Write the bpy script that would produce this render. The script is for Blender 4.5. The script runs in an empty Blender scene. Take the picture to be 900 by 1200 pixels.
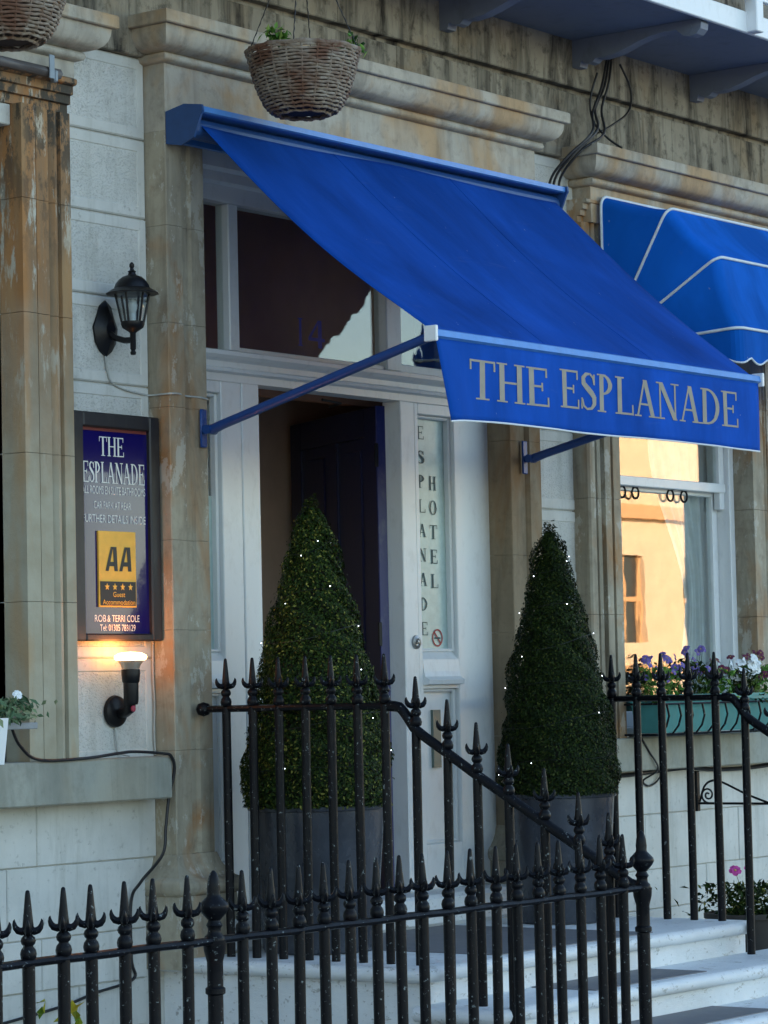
import bpy, bmesh, math, random
import numpy as np
from mathutils import Vector
rad = math.radians
random.seed(7)
scene = bpy.context.scene
col = scene.collection

# ------------------------------------------------------------------ camera, sky, sun, exposure
cam = bpy.data.cameras.new('camera')
cam.sensor_fit = 'HORIZONTAL'; cam.sensor_width = 36.0; cam.lens = 140.0
cam.clip_start = 0.1; cam.clip_end = 2000
cam_o = bpy.data.objects.new('camera', cam); col.objects.link(cam_o); scene.camera = cam_o
yaw, pitch, roll = rad(53.414), rad(3.482), rad(-1.2253)
fw = Vector((math.sin(yaw)*math.cos(pitch), math.cos(yaw)*math.cos(pitch), math.sin(pitch)))
rt = Vector((math.cos(yaw), -math.sin(yaw), 0)); up = rt.cross(fw)
rt, up = math.cos(roll)*rt+math.sin(roll)*up, -math.sin(roll)*rt+math.cos(roll)*up
mw = cam_o.matrix_world.copy()
for i in range(3):
    mw[i][0] = rt[i]; mw[i][1] = up[i]; mw[i][2] = -fw[i]
mw[0][3], mw[1][3], mw[2][3] = -9.313, -8.0, 1.5
cam_o.matrix_world = mw

SUN_EL, SUN_AZ = rad(17), rad(-22)          # azimuth from +y towards +x: behind the hotel
world = bpy.data.worlds.new('World'); scene.world = world; world.use_nodes = True
wn = world.node_tree
sky = wn.nodes.new('ShaderNodeTexSky'); sky.sky_type = 'NISHITA'; sky.sun_disc = False
sky.sun_elevation = SUN_EL; sky.sun_rotation = SUN_AZ
sky.air_density = 1.0; sky.dust_density = 0.4; sky.ozone_density = 1.0
bg = wn.nodes['Background']; bg.inputs[1].default_value = 0.14
wn.links.new(sky.outputs[0], bg.inputs[0])
sl = bpy.data.lights.new('sun', 'SUN'); sl.energy = 5.0; sl.angle = rad(0.5); sl.color = (1.0, 0.72, 0.45)
sun = bpy.data.objects.new('sun', sl); col.objects.link(sun)
sdir = Vector((math.sin(SUN_AZ)*math.cos(SUN_EL), math.cos(SUN_AZ)*math.cos(SUN_EL), math.sin(SUN_EL)))
sun.rotation_euler = sdir.to_track_quat('Z', 'Y').to_euler(); sun.location = (0, 30, 20)
vs = scene.view_settings
vs.view_transform = 'Standard'; vs.look = 'None'; vs.gamma = 1.0; vs.exposure = 1.8

# ------------------------------------------------------------------ mesh helpers
WO = {}                                       # world origin of every parent object
class MB:
    def __init__(s): s.v = []; s.f = []; s.m = []
    def add(s, vs, fs, m=0):
        o = len(s.v); s.v += [tuple(p) for p in vs]
        for q in fs: s.f.append(tuple(i+o for i in q)); s.m.append(m)
        return s
    def box(s, x0, x1, y0, y1, z0, z1, m=0):
        return s.add([(x, y, z) for x in (x0, x1) for y in (y0, y1) for z in (z0, z1)],
                     [(0,1,3,2),(4,6,7,5),(0,4,5,1),(2,3,7,6),(0,2,6,4),(1,5,7,3)], m)
    def cbox(s, x0, x1, y0, y1, z0, z1, c=.004, m=0):      # chamfered box
        b = bmesh.new(); bmesh.ops.create_cube(b, size=1)
        for v in b.verts:
            v.co = Vector(((x0+x1)/2+v.co.x*(x1-x0), (y0+y1)/2+v.co.y*(y1-y0), (z0+z1)/2+v.co.z*(z1-z0)))
        bmesh.ops.bevel(b, geom=b.edges[:], offset=c, segments=1, affect='EDGES')
        b.verts.index_update()
        s.add([v.co for v in b.verts], [[v.index for v in f.verts] for f in b.faces], m); b.free(); return s
    def prism(s, poly, axis, a0, a1, m=0):                 # z: poly(x,y)  x: poly(y,z)  y: poly(x,z)
        n = len(poly)
        def P(q, a): return {'z': (q[0], q[1], a), 'x': (a, q[0], q[1]), 'y': (q[0], a, q[1])}[axis]
        vs = [P(q, a0) for q in poly]+[P(q, a1) for q in poly]
        fs = [(i, (i+1) % n, (i+1) % n+n, i+n) for i in range(n)]+[tuple(range(n))[::-1], tuple(range(n, 2*n))]
        return s.add(vs, fs, m)
    def lathe(s, prof, c=(0,0,0), seg=16, m=0, sx=1, sy=1, rot=0):
        vs = []; n = len(prof)
        for r, z in prof:
            for k in range(seg):
                a = 2*math.pi*k/seg+rot; vs.append((c[0]+r*sx*math.cos(a), c[1]+r*sy*math.sin(a), c[2]+z))
        fs = [(j*seg+k, j*seg+(k+1) % seg, (j+1)*seg+(k+1) % seg, (j+1)*seg+k) for j in range(n-1) for k in range(seg)]
        fs += [tuple(range(seg))[::-1], tuple(range((n-1)*seg, n*seg))]
        return s.add(vs, fs, m)
    def tube(s, path, r, seg=8, m=0, sy=1.0):
        path = [Vector(p) for p in path]; n = len(path)
        rr = r if isinstance(r, (list, tuple)) else [r]*n
        vs = []; prev = None
        for i, p in enumerate(path):
            t = (path[min(i+1, n-1)]-path[max(i-1, 0)]).normalized()
            if prev is None:
                a = Vector((0,0,1)) if abs(t.z) < .9 else Vector((1,0,0)); u = t.cross(a).normalized()
            else:
                u = (prev-t*prev.dot(t)).normalized()
            prev = u; w = t.cross(u)
            for k in range(seg):
                a = 2*math.pi*k/seg; vs.append(p+(u*math.cos(a)+w*math.sin(a)*sy)*rr[i])
        fs = [(j*seg+k, j*seg+(k+1) % seg, (j+1)*seg+(k+1) % seg, (j+1)*seg+k) for j in range(n-1) for k in range(seg)]
        fs += [tuple(range(seg))[::-1], tuple(range((n-1)*seg, n*seg))]
        return s.add(vs, fs, m)
    def ring(s, x0, x1, yf, yb, prof, m=0):                # profile swept round left, front and right
        vs = []
        for q in prof:
            off, z = q[0], q[1]
            vs += [(x0-off, yb, z), (x0-off, yf-off, z), (x1+off, yf-off, z), (x1+off, yb, z)]
        n = len(prof); fs = []
        for j in range(n-1):
            for k in range(4): fs.append((j*4+k, j*4+(k+1) % 4, (j+1)*4+(k+1) % 4, (j+1)*4+k))
        fs += [(3,2,1,0), tuple(range((n-1)*4, n*4))]
        return s.add(vs, fs, m)
    def block(s, x0, x1, z0, z1, yf, yb, c=.006, pit=None, m=0, m2=1):   # ashlar facing block with chamfered arris
        vs = [(x0,yb,z0),(x1,yb,z0),(x1,yb,z1),(x0,yb,z1), (x0,yf+c,z0),(x1,yf+c,z0),(x1,yf+c,z1),(x0,yf+c,z1),
              (x0+c,yf,z0+c),(x1-c,yf,z0+c),(x1-c,yf,z1-c),(x0+c,yf,z1-c)]
        fs = [(0,1,5,4),(1,2,6,5),(2,3,7,6),(3,0,4,7),(4,5,9,8),(5,6,10,9),(6,7,11,10),(7,4,8,11)]
        if not pit: return s.add(vs, fs+[(8,9,10,11)], m)
        p = pit; d = .004
        vs += [(x0+p,yf,z0+p),(x1-p,yf,z0+p),(x1-p,yf,z1-p),(x0+p,yf,z1-p),
               (x0+p+d,yf+d,z0+p+d),(x1-p-d,yf+d,z0+p+d),(x1-p-d,yf+d,z1-p-d),(x0+p+d,yf+d,z1-p-d)]
        fs += [(8,9,13,12),(9,10,14,13),(10,11,15,14),(11,8,12,15),(12,13,17,16),(13,14,18,17),(14,15,19,18),(15,12,16,19)]
        s.add(vs, fs, m); s.f.append(tuple(len(s.v)-20+i for i in (16,17,18,19))); s.m.append(m2); return s
    def mesh(s, name, mats, smooth=None, off=(0,0,0)):
        me = bpy.data.meshes.new(name)
        me.from_pydata([(a-off[0], b-off[1], c-off[2]) for a, b, c in s.v], [], s.f)
        for q in (mats if isinstance(mats, (list, tuple)) else [mats]): me.materials.append(q)
        if any(s.m): me.polygons.foreach_set('material_index', s.m)
        b = bmesh.new(); b.from_mesh(me); bmesh.ops.recalc_face_normals(b, faces=b.faces[:]); b.to_mesh(me); b.free()
        if smooth:
            me.polygons.foreach_set('use_smooth', [True]*len(me.polygons)); me.set_sharp_from_angle(angle=rad(smooth))
        me.update(); return me
    def build(s, name, mats, parent=None, smooth=None, at=None):
        o0 = WO[parent.name] if parent else Vector(at or (0,0,0))
        me = s.mesh(name, mats, smooth, o0)
        o = bpy.data.objects.new(name, me); col.objects.link(o)
        if parent: o.parent = parent
        else: o.location = o0
        WO[o.name] = Vector(o0); return o
def inst(name, me, parent, loc, rz=0):
    o = bpy.data.objects.new(name, me); col.objects.link(o)
    if parent: o.parent = parent; o.location = Vector(loc)-WO[parent.name]
    else: o.location = loc
    o.rotation_euler = (0, 0, rz); WO[o.name] = Vector(loc); return o
def tag(o, label, cat=None, group=None):
    o['label'] = label
    if cat: o['category'] = cat
    if group: o['group'] = group
    return o
def thing(name, loc, label, cat, group=None):
    o = bpy.data.objects.new(name, None); col.objects.link(o); o.location = loc; o.empty_display_size = .1
    WO[o.name] = Vector(loc); return tag(o, label, cat, group)
def part(name, parent):                          # an Empty that groups the pieces of one part
    o = bpy.data.objects.new(name, None); col.objects.link(o); o.parent = parent; o.empty_display_size = .05
    WO[o.name] = WO[parent.name].copy(); return o
def struct(o): o['kind'] = 'structure'; return o
def stuff(o): o['kind'] = 'stuff'; return o

# ------------------------------------------------------------------ material helpers
class NT:
    def __init__(s, name):
        s.mat = bpy.data.materials.new(name); s.mat.use_nodes = True; s.t = s.mat.node_tree
        s.b = s.t.nodes['Principled BSDF']; s.out = s.t.nodes['Material Output']; s._p = None
    def n(s, k, **kw):
        q = s.t.nodes.new('ShaderNode'+k)
        for a, v in kw.items(): setattr(q, a, v)
        return q
    def set(s, sock, v):
        if hasattr(v, 'default_value'): s.t.links.new(v, sock)
        elif isinstance(v, tuple) and len(v) == 3 and sock.type == 'RGBA': sock.default_value = (*v, 1)
        else: sock.default_value = v
    def pos(s, sc=(1,1,1), obj=False):
        if obj: src = s.n('TexCoord').outputs['Object']
        else: src = s.n('NewGeometry').outputs['Position']
        q = s.n('VectorMath', operation='MULTIPLY'); s.set(q.inputs[0], src); q.inputs[1].default_value = sc
        return q.outputs[0]
    def noise(s, scale, sc=(1,1,1), detail=4, rough=.6, dist=0, obj=False):
        q = s.n('TexNoise'); s.set(q.inputs['Vector'], s.pos(sc, obj)); q.inputs['Scale'].default_value = scale
        q.inputs['Detail'].default_value = detail; q.inputs['Roughness'].default_value = rough; q.inputs['Distortion'].default_value = dist
        return q.outputs[0]
    def voro(s, scale, sc=(1,1,1), feat='F1'):
        q = s.n('TexVoronoi', feature=feat); s.set(q.inputs['Vector'], s.pos(sc)); q.inputs['Scale'].default_value = scale
        return q.outputs['Distance']
    def rng(s, v, a, b, c=0., d=1.):
        q = s.n('MapRange'); s.set(q.inputs[0], v)
        for i, x in enumerate((a, b, c, d)): q.inputs[i+1].default_value = x
        return q.outputs[0]
    def math(s, op, a, b=0.):
        q = s.n('Math', operation=op); s.set(q.inputs[0], a); s.set(q.inputs[1], b); return q.outputs[0]
    def mix(s, f, a, b, mode='MIX'):
        q = s.n('Mix', data_type='RGBA', blend_type=mode); s.set(q.inputs[0], f); s.set(q.inputs[6], a); s.set(q.inputs[7], b); return q.outputs[2]
    def sep(s, i):
        q = s.n('SeparateXYZ'); s.set(q.inputs[0], s.n('NewGeometry').outputs['Position']); return q.outputs[i]
    def bump(s, h, st=.3, d=.01):
        q = s.n('Bump'); q.inputs['Strength'].default_value = st; q.inputs['Distance'].default_value = d; s.set(q.inputs['Height'], h)
        if s._p is not None: s.set(q.inputs['Normal'], s._p)
        s._p = q.outputs[0]; s.set(s.b.inputs['Normal'], q.outputs[0]); return s
    def fin(s, colr, rough=.8, metal=0., spec=None, **kw):
        s.set(s.b.inputs['Base Color'], colr); s.set(s.b.inputs['Roughness'], rough); s.b.inputs['Metallic'].default_value = metal
        if spec is not None: s.b.inputs['Specular IOR Level'].default_value = spec
        for k, v in kw.items(): s.set(s.b.inputs[k.replace('_', ' ')], v)
        return s.mat

def stone(name, base, dark, warm, warm_amt=.5, grime=.5, streak=.4, flecks=0.):
    t = NT(name)
    c = t.mix(t.rng(t.noise(5), .35, .7), base, tuple(x*.78 for x in base))
    c = t.mix(t.math('MULTIPLY', t.rng(t.noise(2.3, (1,1,.6), dist=.6), .50, .66), warm_amt), c, warm)
    c = t.mix(t.math('MULTIPLY', t.rng(t.noise(2.2, (3.2,3.2,.5), detail=9, rough=.68, dist=.8), .46, .68), streak), c, dark)
    c = t.mix(t.math('MULTIPLY', t.rng(t.noise(14, detail=8, rough=.7), .52, .72), grime), c, dark)
    if flecks: c = t.mix(t.math('MULTIPLY', t.rng(t.noise(7, (1,1,.5), detail=8, rough=.75), .56, .58), flecks), c, (.62,.62,.56))
    t.bump(t.noise(60, detail=6), .25, .006).bump(t.noise(9, detail=3), .22, .010)
    return t.fin(c, .9, spec=.25)
S_BEIGE = stone('bath_stone', (.40,.36,.27), (.13,.10,.07), (.35,.165,.05), .95, .45, .6, .35)
S_CORN = stone('cornice_stone', (.46,.42,.34), (.11,.10,.08), (.42,.25,.10), .70, .45, .45)
S_SILL = stone('sill_stone', (.34,.35,.30), (.14,.14,.11), (.36,.30,.20), .35, .35, .45)
S_DIRTY = stone('sooty_stone', (.31,.28,.22), (.012,.011,.010), (.25,.165,.075), .5, .8, 1.0)
def jamb_stone():
    t = NT('peeling_jamb_stone')
    z = t.sep(2)
    hi = t.rng(t.math('ADD', z, t.math('MULTIPLY', t.noise(2.5), .9)), 2.75, 3.5)
    c = t.mix(t.rng(t.noise(5), .35, .7), (.40,.375,.285), (.32,.285,.20))
    brown = t.mix(t.rng(t.noise(3, (3,3,.3), detail=5), .4, .65), (.36,.165,.055), (.20,.14,.085))
    c = t.mix(t.math('MULTIPLY', hi, .92), c, brown)
    c = t.mix(t.math('MULTIPLY', hi, t.rng(t.noise(5, (2.2,2.2,.45), detail=9, rough=.72), .55, .60)), c, (.46,.44,.36))
    top = t.rng(z, 3.1, 3.8)
    c = t.mix(t.math('MULTIPLY', top, t.rng(t.noise(9, (1.5,1.5,.7), detail=9, rough=.75), .49, .54)), c, (.075,.065,.05))
    c = t.mix(t.math('MULTIPLY', t.rng(t.noise(2.0, (3,3,.5)), .52, .68), .6), c, (.42,.26,.12))
    t.bump(t.noise(50, detail=6), .3, .006).bump(t.noise(9, (2,2,.6), detail=9, rough=.75), .35, .006)
    return t.fin(c, .9, spec=.2)
S_JAMB = jamb_stone()
def white_wall(name, pits):
    t = NT(name)
    c = t.mix(t.rng(t.noise(3.5, detail=5), .3, .75), (.63,.63,.585), (.47,.475,.435))
    c = t.mix(t.math('MULTIPLY', t.rng(t.noise(4, (4,4,.5), detail=7, rough=.7), .50, .70), .45), c, (.33,.33,.28))
    c = t.mix(t.math('MULTIPLY', t.rng(t.noise(26, detail=8, rough=.75), .58, .68), .55), c, (.20,.20,.17))
    if pits:
        p = t.rng(t.noise(95, (1,1,1.4), detail=3, rough=.6), .36, .50)
        c = t.mix(t.rng(t.noise(95, (1,1,1.4), detail=3, rough=.6), .36, .44, .34, 0.), c, (.28,.29,.26))
        t.bump(p, .5, .006)
    t.bump(t.noise(35, detail=6), .25, .004)
    return t.fin(c, .75, spec=.3)
W_SMOOTH = white_wall('white_masonry_paint', False); W_PIT = white_wall('white_pitted_paint', True)
def paint(name, c0, rough=.4, dirt=.3, dcol=(.25,.25,.22), bump=.12, scale=18):
    t = NT(name)
    c = t.mix(t.math('MULTIPLY', t.rng(t.noise(scale, (1,1,.5), detail=7, rough=.7), .52, .75), dirt), c0, dcol)
    t.bump(t.noise(30, (1,1,.4), detail=5), bump, .004)
    return t.fin(c, rough)
P_WHITE = paint('white_gloss_paint', (.74,.77,.77), .35, .22)
def steppaint():
    t = NT('white_step_paint')
    c = t.mix(t.rng(t.noise(5, detail=6), .35, .7), (.72,.745,.75), (.63,.655,.66))
    c = t.mix(t.math('MULTIPLY', t.rng(t.noise(17, (.7,.7,1.8), detail=9, rough=.8), .58, .62), .7), c, (.26,.25,.21))
    c = t.mix(t.math('MULTIPLY', t.rng(t.noise(30, detail=6, rough=.7), .62, .66), .6), c, (.16,.15,.13))
    t.bump(t.noise(17, (.7,.7,1.8), detail=9, rough=.8), .5, .008)
    return t.fin(c, .5)
P_STEP = steppaint()
P_FRAME = paint('sign_frame_paint', (.012,.012,.014), .45, .5, (.05,.05,.047))
P_BALC = paint('balcony_grey_paint', (.15,.18,.23), .6, .45, (.06,.07,.085), .2, 8)
P_TREAD = paint('grey_tread', (.15,.15,.16), .6, .5, (.25,.25,.25), .3, 10)
def iron():
    t = NT('black_railing_paint')
    ch = t.rng(t.noise(70, detail=5, rough=.7), .63, .655)
    c = t.mix(ch, (.0045,.005,.007), (.20,.23,.23))
    c = t.mix(t.math('MULTIPLY', t.rng(t.noise(12, detail=4), .6, .75), .2), c, (.03,.014,.01))
    t.bump(t.noise(45, detail=6, rough=.65), .35, .004)
    return t.fin(c, t.rng(t.noise(25), .3, .7, .28, .5), spec=.15)
IRON = iron()
def plain(name, c, rough=.5, metal=0., obj_noise=.15, sc=20, **kw):
    t = NT(name)
    cc = t.mix(t.rng(t.noise(sc, detail=4), .35, .7), c, tuple(x*(1-obj_noise) for x in c))
    t.bump(t.noise(sc*4, detail=3), .08, .002)
    return t.fin(cc, rough, metal, **kw)
BLACK = plain('black_plastic', (.006,.0065,.008), .4, spec=.3)
CABLE = plain('black_cable', (.015,.015,.017), .5)
WCABLE = plain('pale_cable', (.42,.43,.40), .6)
def fabric(name, c, weave=420, fade=.2):
    t = NT(name)
    cc = t.mix(t.rng(t.noise(1.7, (1.6,.7,.7), detail=6, dist=.5), .35, .72), tuple(x*.82 for x in c), tuple(min(1, x*(1+fade*2.2)+.004) for x in c))
    cc = t.mix(t.rng(t.noise(38, (1,.6,.6), detail=2), .76, .78, 0., .4), cc, (.35,.42,.5))
    cc = t.mix(t.math('MULTIPLY', t.rng(t.noise(5, (.5,3,3), detail=7, rough=.7), .62, .8), .10), cc, (.25,.30,.42))
    t.bump(t.noise(weave, detail=1), .12, .001).bump(t.noise(2.6, (2.2,.7,.7), detail=3), .28, .03)
    t.fin(cc, .8, spec=.1)
    tr = t.n('BsdfTranslucent'); t.set(tr.inputs[0], cc)
    ms = t.n('MixShader'); ms.inputs[0].default_value = .25
    t.t.links.new(t.b.outputs[0], ms.inputs[1]); t.t.links.new(tr.outputs[0], ms.inputs[2]); t.t.links.new(ms.outputs[0], t.out.inputs[0])
    return t.mat
F_BLUE = fabric('blue_canvas', (.004,.062,.33)); F_BLUE_LIT = fabric('lit_blue_canvas', (.005,.082,.44)); F_SKY = fabric('bright_blue_canvas', (.003,.115,.52))  # valance canvas is the awning blue painted lighter, as if better lit
P_BAR = plain('light_blue_aluminium', (.07,.24,.60), .4)
P_ARM = plain('blue_painted_steel', (.006,.05,.22), .4)
P_CASS = plain('blue_cassette_paint', (.014,.06,.19), .45)
P_NAVY = paint('navy_door_paint', (.005,.009,.05), .3, .15, (.03,.03,.06), .1)
GOLD = plain('stone_coloured_lettering', (.33,.30,.24), .8)
WHITE = plain('white_lettering', (.75,.76,.72), .6)
DARKGREEN = plain('dark_lettering', (.03,.07,.075), .6)
def glass(name, ior=1.6, ripple=.0, tint=(.9,.93,.92)):
    t = NT(name); t.t.nodes.remove(t.b)
    fr = t.n('Fresnel'); t.set(fr.inputs[0], t.rng(t.n('NewGeometry').outputs['Backfacing'], 0., 1., ior, 1/ior))
    g = t.n('BsdfGlossy'); g.inputs['Roughness'].default_value = .01; g.inputs[0].default_value = (1,1,1,1)
    tr = t.n('BsdfTransparent'); tr.inputs[0].default_value = (*tint, 1)
    ms = t.n('MixShader')
    if ripple:
        b = t.n('Bump'); b.inputs['Strength'].default_value = ripple; b.inputs['Distance'].default_value = .01
        t.set(b.inputs['Height'], t.noise(7, (1,1,.6), detail=2, rough=.4)); t.set(g.inputs['Normal'], b.outputs[0])
    t.t.links.new(fr.outputs[0], ms.inputs[0]); t.t.links.new(tr.outputs[0], ms.inputs[1]); t.t.links.new(g.outputs[0], ms.inputs[2])
    t.t.links.new(ms.outputs[0], t.out.inputs[0]); return t.mat
G_WIN = glass('window_glass', 2.0, .010); G_FAN = glass('fanlight_glass', 1.52, .15); G_LAMP = glass('lantern_glass', 1.5, 0, (.75,.78,.78))
def emit(name, c, s):
    t = NT(name); t.fin(c, .5); t.set(t.b.inputs['Emission Color'], c); t.b.inputs['Emission Strength'].default_value = s; return t.mat
def leafmat(name, stops, rough=.45):
    t = NT(name); r = t.n('ValToRGB'); g = t.n('NewGeometry')
    t.set(r.inputs[0], g.outputs['Random Per Island'])
    e = r.color_ramp.elements
    while len(e) < len(stops): e.new(.5)
    for q, (p, c) in zip(e, stops): q.position = p; q.color = (*c, 1)
    return t.fin(r.outputs[0], rough, spec=.1)
L_BOX = leafmat('box_leaves', [(0,(.006,.014,.003)),(.5,(.016,.034,.006)),(.85,(.035,.060,.009)),(.93,(.11,.12,.02)),(1,(.26,.26,.06))])  # palest stops paint yellow highlights, as if some leaves were lit
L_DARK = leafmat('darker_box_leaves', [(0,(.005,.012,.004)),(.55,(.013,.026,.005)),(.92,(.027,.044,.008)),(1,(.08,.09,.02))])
L_FRESH = leafmat('fresh_leaves', [(0,(.03,.09,.02)),(.6,(.08,.20,.03)),(1,(.25,.36,.08))])
L_AUT = leafmat('yellowing_leaves', [(0,(.10,.20,.02)),(.5,(.30,.32,.03)),(1,(.55,.38,.04))])
L_PALE = leafmat('grey_green_leaves', [(0,(.05,.10,.05)),(.6,(.14,.22,.12)),(1,(.30,.34,.20))])
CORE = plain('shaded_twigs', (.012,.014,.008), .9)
def lead():
    t = NT('lead_grey_glaze')
    c = t.mix(t.rng(t.noise(4, (1,1,.7), detail=5), .35, .7), (.026,.030,.039), (.062,.071,.088))
    c = t.mix(t.math('MULTIPLY', t.rng(t.noise(7, (1,1,2), detail=6), .58, .7), .4), c, (.09,.10,.115))
    t.bump(t.noise(12), .2, .01); return t.fin(c, t.rng(t.noise(6, (1,1,.6)), .35, .7, .18, .4))
LEAD = lead()
TEAL = plain('turquoise_plastic', (.05,.25,.24), .5)
PAVE = stone('pavement_stone', (.24,.24,.24), (.12,.12,.12), (.28,.25,.2), .3, .4, 0)
HALL = plain('brown_wallpaper', (.62,.45,.34), .85, sc=6)
HALLRED = plain('added_panel_brown', (.40,.19,.11), .85, sc=6)
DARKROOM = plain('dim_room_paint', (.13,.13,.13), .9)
SOFT = plain('pale_blue_curtain', (.78,.82,.84), .9)
def wicker():
    t = NT('wicker')
    c = t.mix(t.rng(t.noise(30, (1,1,1), detail=4), .35, .65), (.165,.115,.075), (.28,.24,.19))
    c = t.mix(t.rng(t.noise(6), .5, .65), c, (.12,.055,.03)); t.bump(t.noise(160, (1,1,.3)), .4, .004)
    return t.fin(c, .8)
WICK = wicker(); WICKDARK = plain('wicker_lining', (.035,.022,.016), .9)

# ------------------------------------------------------------------ lettering
T_, t_, SH = .135, .055, .04
def rc(a, b, c, d): return [(a, b), (c, b), (c, d), (a, d)]
def stem(x, w=T_): return [rc(x, 0, x+w, 1), rc(x-.075, 0, x+w+.075, SH), rc(x-.075, 1-SH, x+w+.075, 1)]
def diag(x0, y0, x1, y1, w): return [[(x0-w/2, y0), (x0+w/2, y0), (x1+w/2, y1), (x1-w/2, y1)]]
def arc(cx, cy, rx, ry, a0, a1, wx, wy, n=14):
    out = []
    for i in range(n):
        A, B = rad(a0+(a1-a0)*i/n), rad(a0+(a1-a0)*(i+1)/n)
        out.append([(cx+rx*math.cos(A), cy+ry*math.sin(A)), (cx+rx*math.cos(B), cy+ry*math.sin(B)),
                    (cx+(rx-wx)*math.cos(B), cy+(ry-wy)*math.sin(B)), (cx+(rx-wx)*math.cos(A), cy+(ry-wy)*math.sin(A))])
    return out
def tick(x, y0, y1, w=.045): return [[(x, y0), (x+w, y0), (x+w, y1), (x, y1)]]
def curve_s():
    pts = [(.42,.72,.05),(.40,.86,.06),(.30,.96,.06),(.18,.95,.09),(.09,.85,.12),(.10,.70,.14),(.22,.58,.155),(.34,.47,.155),(.43,.35,.14),(.43,.18,.12),(.34,.06,.08),(.20,.03,.06),(.09,.11,.06),(.05,.28,.05)]
    out = []
    for i in range(len(pts)-1):
        q = []
        for j in (i, i+1):
            a, b = pts[max(j-1, 0)], pts[min(j+1, len(pts)-1)]
            dx, dy = b[0]-a[0], b[1]-a[1]; l = math.hypot(dx, dy); x, y, w = pts[j]
            q.append(((x-dy/l*w/2, y+dx/l*w/2), (x+dy/l*w/2, y-dx/l*w/2)))
        out.append([q[0][0], q[0][1], q[1][1], q[1][0]])
    return out+[rc(.40, .68, .45, .96), rc(.02, .03, .07, .32)]
def bowl(y0, y1, x=.2, rx=.30): return arc(x, (y0+y1)/2, rx, (y1-y0)/2, -90, 90, T_, t_)+[rc(.1, y1-t_, x, y1), rc(.1, y0, x, y0+t_)]
GL = {
 'T': ([rc(.26,0,.26+T_,1), rc(.16,0,.50,SH), rc(.0,1-t_,.66,1)]+tick(0,.74,1)+tick(.615,.74,1), .68),
 'H': (stem(.09)+stem(.56)+[rc(.2,.48,.6,.48+t_)], .80),
 'E': (stem(.09)+[rc(.1,1-t_,.57,1), rc(.1,0,.60,t_), rc(.2,.49,.45,.49+t_)]+tick(.53,.76,1)+tick(.565,0,.25)+tick(.41,.40,.62), .66),
 'F': (stem(.09)+[rc(.1,1-t_,.56,1), rc(.2,.49,.45,.49+t_)]+tick(.52,.76,1)+tick(.41,.40,.62), .60),
 'L': (stem(.09)+[rc(.1,0,.58,t_)]+tick(.545,0,.28), .62),
 'I': (stem(.09), .32), 'S': (curve_s(), .52),
 'P': (stem(.09)+bowl(.46,1), .58), 'R': (stem(.09)+bowl(.48,1)+diag(.34,.5,.62,0,T_)+[rc(.5,0,.74,SH)], .72),
 'B': (stem(.09)+bowl(.51,1)+bowl(0,.55,.2,.34), .62), 'D': (stem(.09)+arc(.24,.5,.44,.5,-90,90,T_,t_)+[rc(.1,1-t_,.24,1), rc(.1,0,.24,t_)], .74),
 'O': (arc(.38,.5,.36,.52,0,360,T_,t_,22), .77), 'C': (arc(.38,.5,.36,.52,50,310,T_,t_,18)+tick(.58,.66,.98), .68),
 'A': (diag(.10,0,.36,1,.06)+diag(.62,0,.37,1,T_)+[rc(.2,.31,.55,.31+t_), rc(0,0,.22,SH), rc(.47,0,.76,SH)], .74),
 'N': ([rc(.11,0,.11+t_,1), rc(.62,0,.62+t_,1), rc(.02,0,.28,SH), rc(.5,1-SH,.78,1), rc(.0,1-SH,.2,1)]+diag(.64,0,.15,1,.15), .80),
 'M': ([rc(.11,0,.11+t_,1), rc(.76,0,.76+T_,1), rc(.02,0,.27,SH), rc(.66,0,.98,SH), rc(0,1-SH,.2,1), rc(.8,1-SH,.98,1)]+diag(.47,0,.16,1,T_)+diag(.47,0,.80,1,.06), 1.0),
 'U': ([rc(.09,.3,.09+T_,1), rc(.60,.3,.60+t_,1), rc(0,1-SH,.32,1), rc(.5,1-SH,.74,1)]+arc(.37,.32,.285,.33,180,360,.1,t_), .75),
 'K': (stem(.09)+diag(.2,.40,.58,1,.06)+diag(.62,0,.28,.56,T_)+[rc(.48,0,.75,SH), rc(.46,1-SH,.7,1)], .74),
 ' ': ([], .34)}
def serif(text, x0, x1, h, zb, y, eps=.00015):
    """flat serif capitals on a plane facing -y, fitted between x0 and x1, baseline zb"""
    w = sum(GL[c][1] for c in text); k = (x1-x0)/w; m = MB(); x = x0; i = 0
    for c in text:
        for poly in GL[c][0]:
            i += 1; yy = y-eps*(i % 12)
            m.add([(x+px*k, yy, zb+pz*h) for px, pz in poly], [tuple(range(len(poly)))])
        x += GL[c][1]*k
    return m
def sans(text, x0, x1, h, zb, y):
    cu = bpy.data.curves.new('lettering', 'FONT'); cu.body = text; o = bpy.data.objects.new('lettering', cu); col.objects.link(o)
    me = bpy.data.meshes.new_from_object(o); bpy.data.objects.remove(o); bpy.data.curves.remove(cu)
    vs = [v.co for v in me.vertices]; a, b = min(v.x for v in vs), max(v.x for v in vs); top = .69
    m = MB(); m.add([(x0+(v.x-a)/(b-a)*(x1-x0), y, zb+v.y/top*h) for v in vs], [tuple(p.vertices) for p in me.polygons])
    bpy.data.meshes.remove(me); return m

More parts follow.
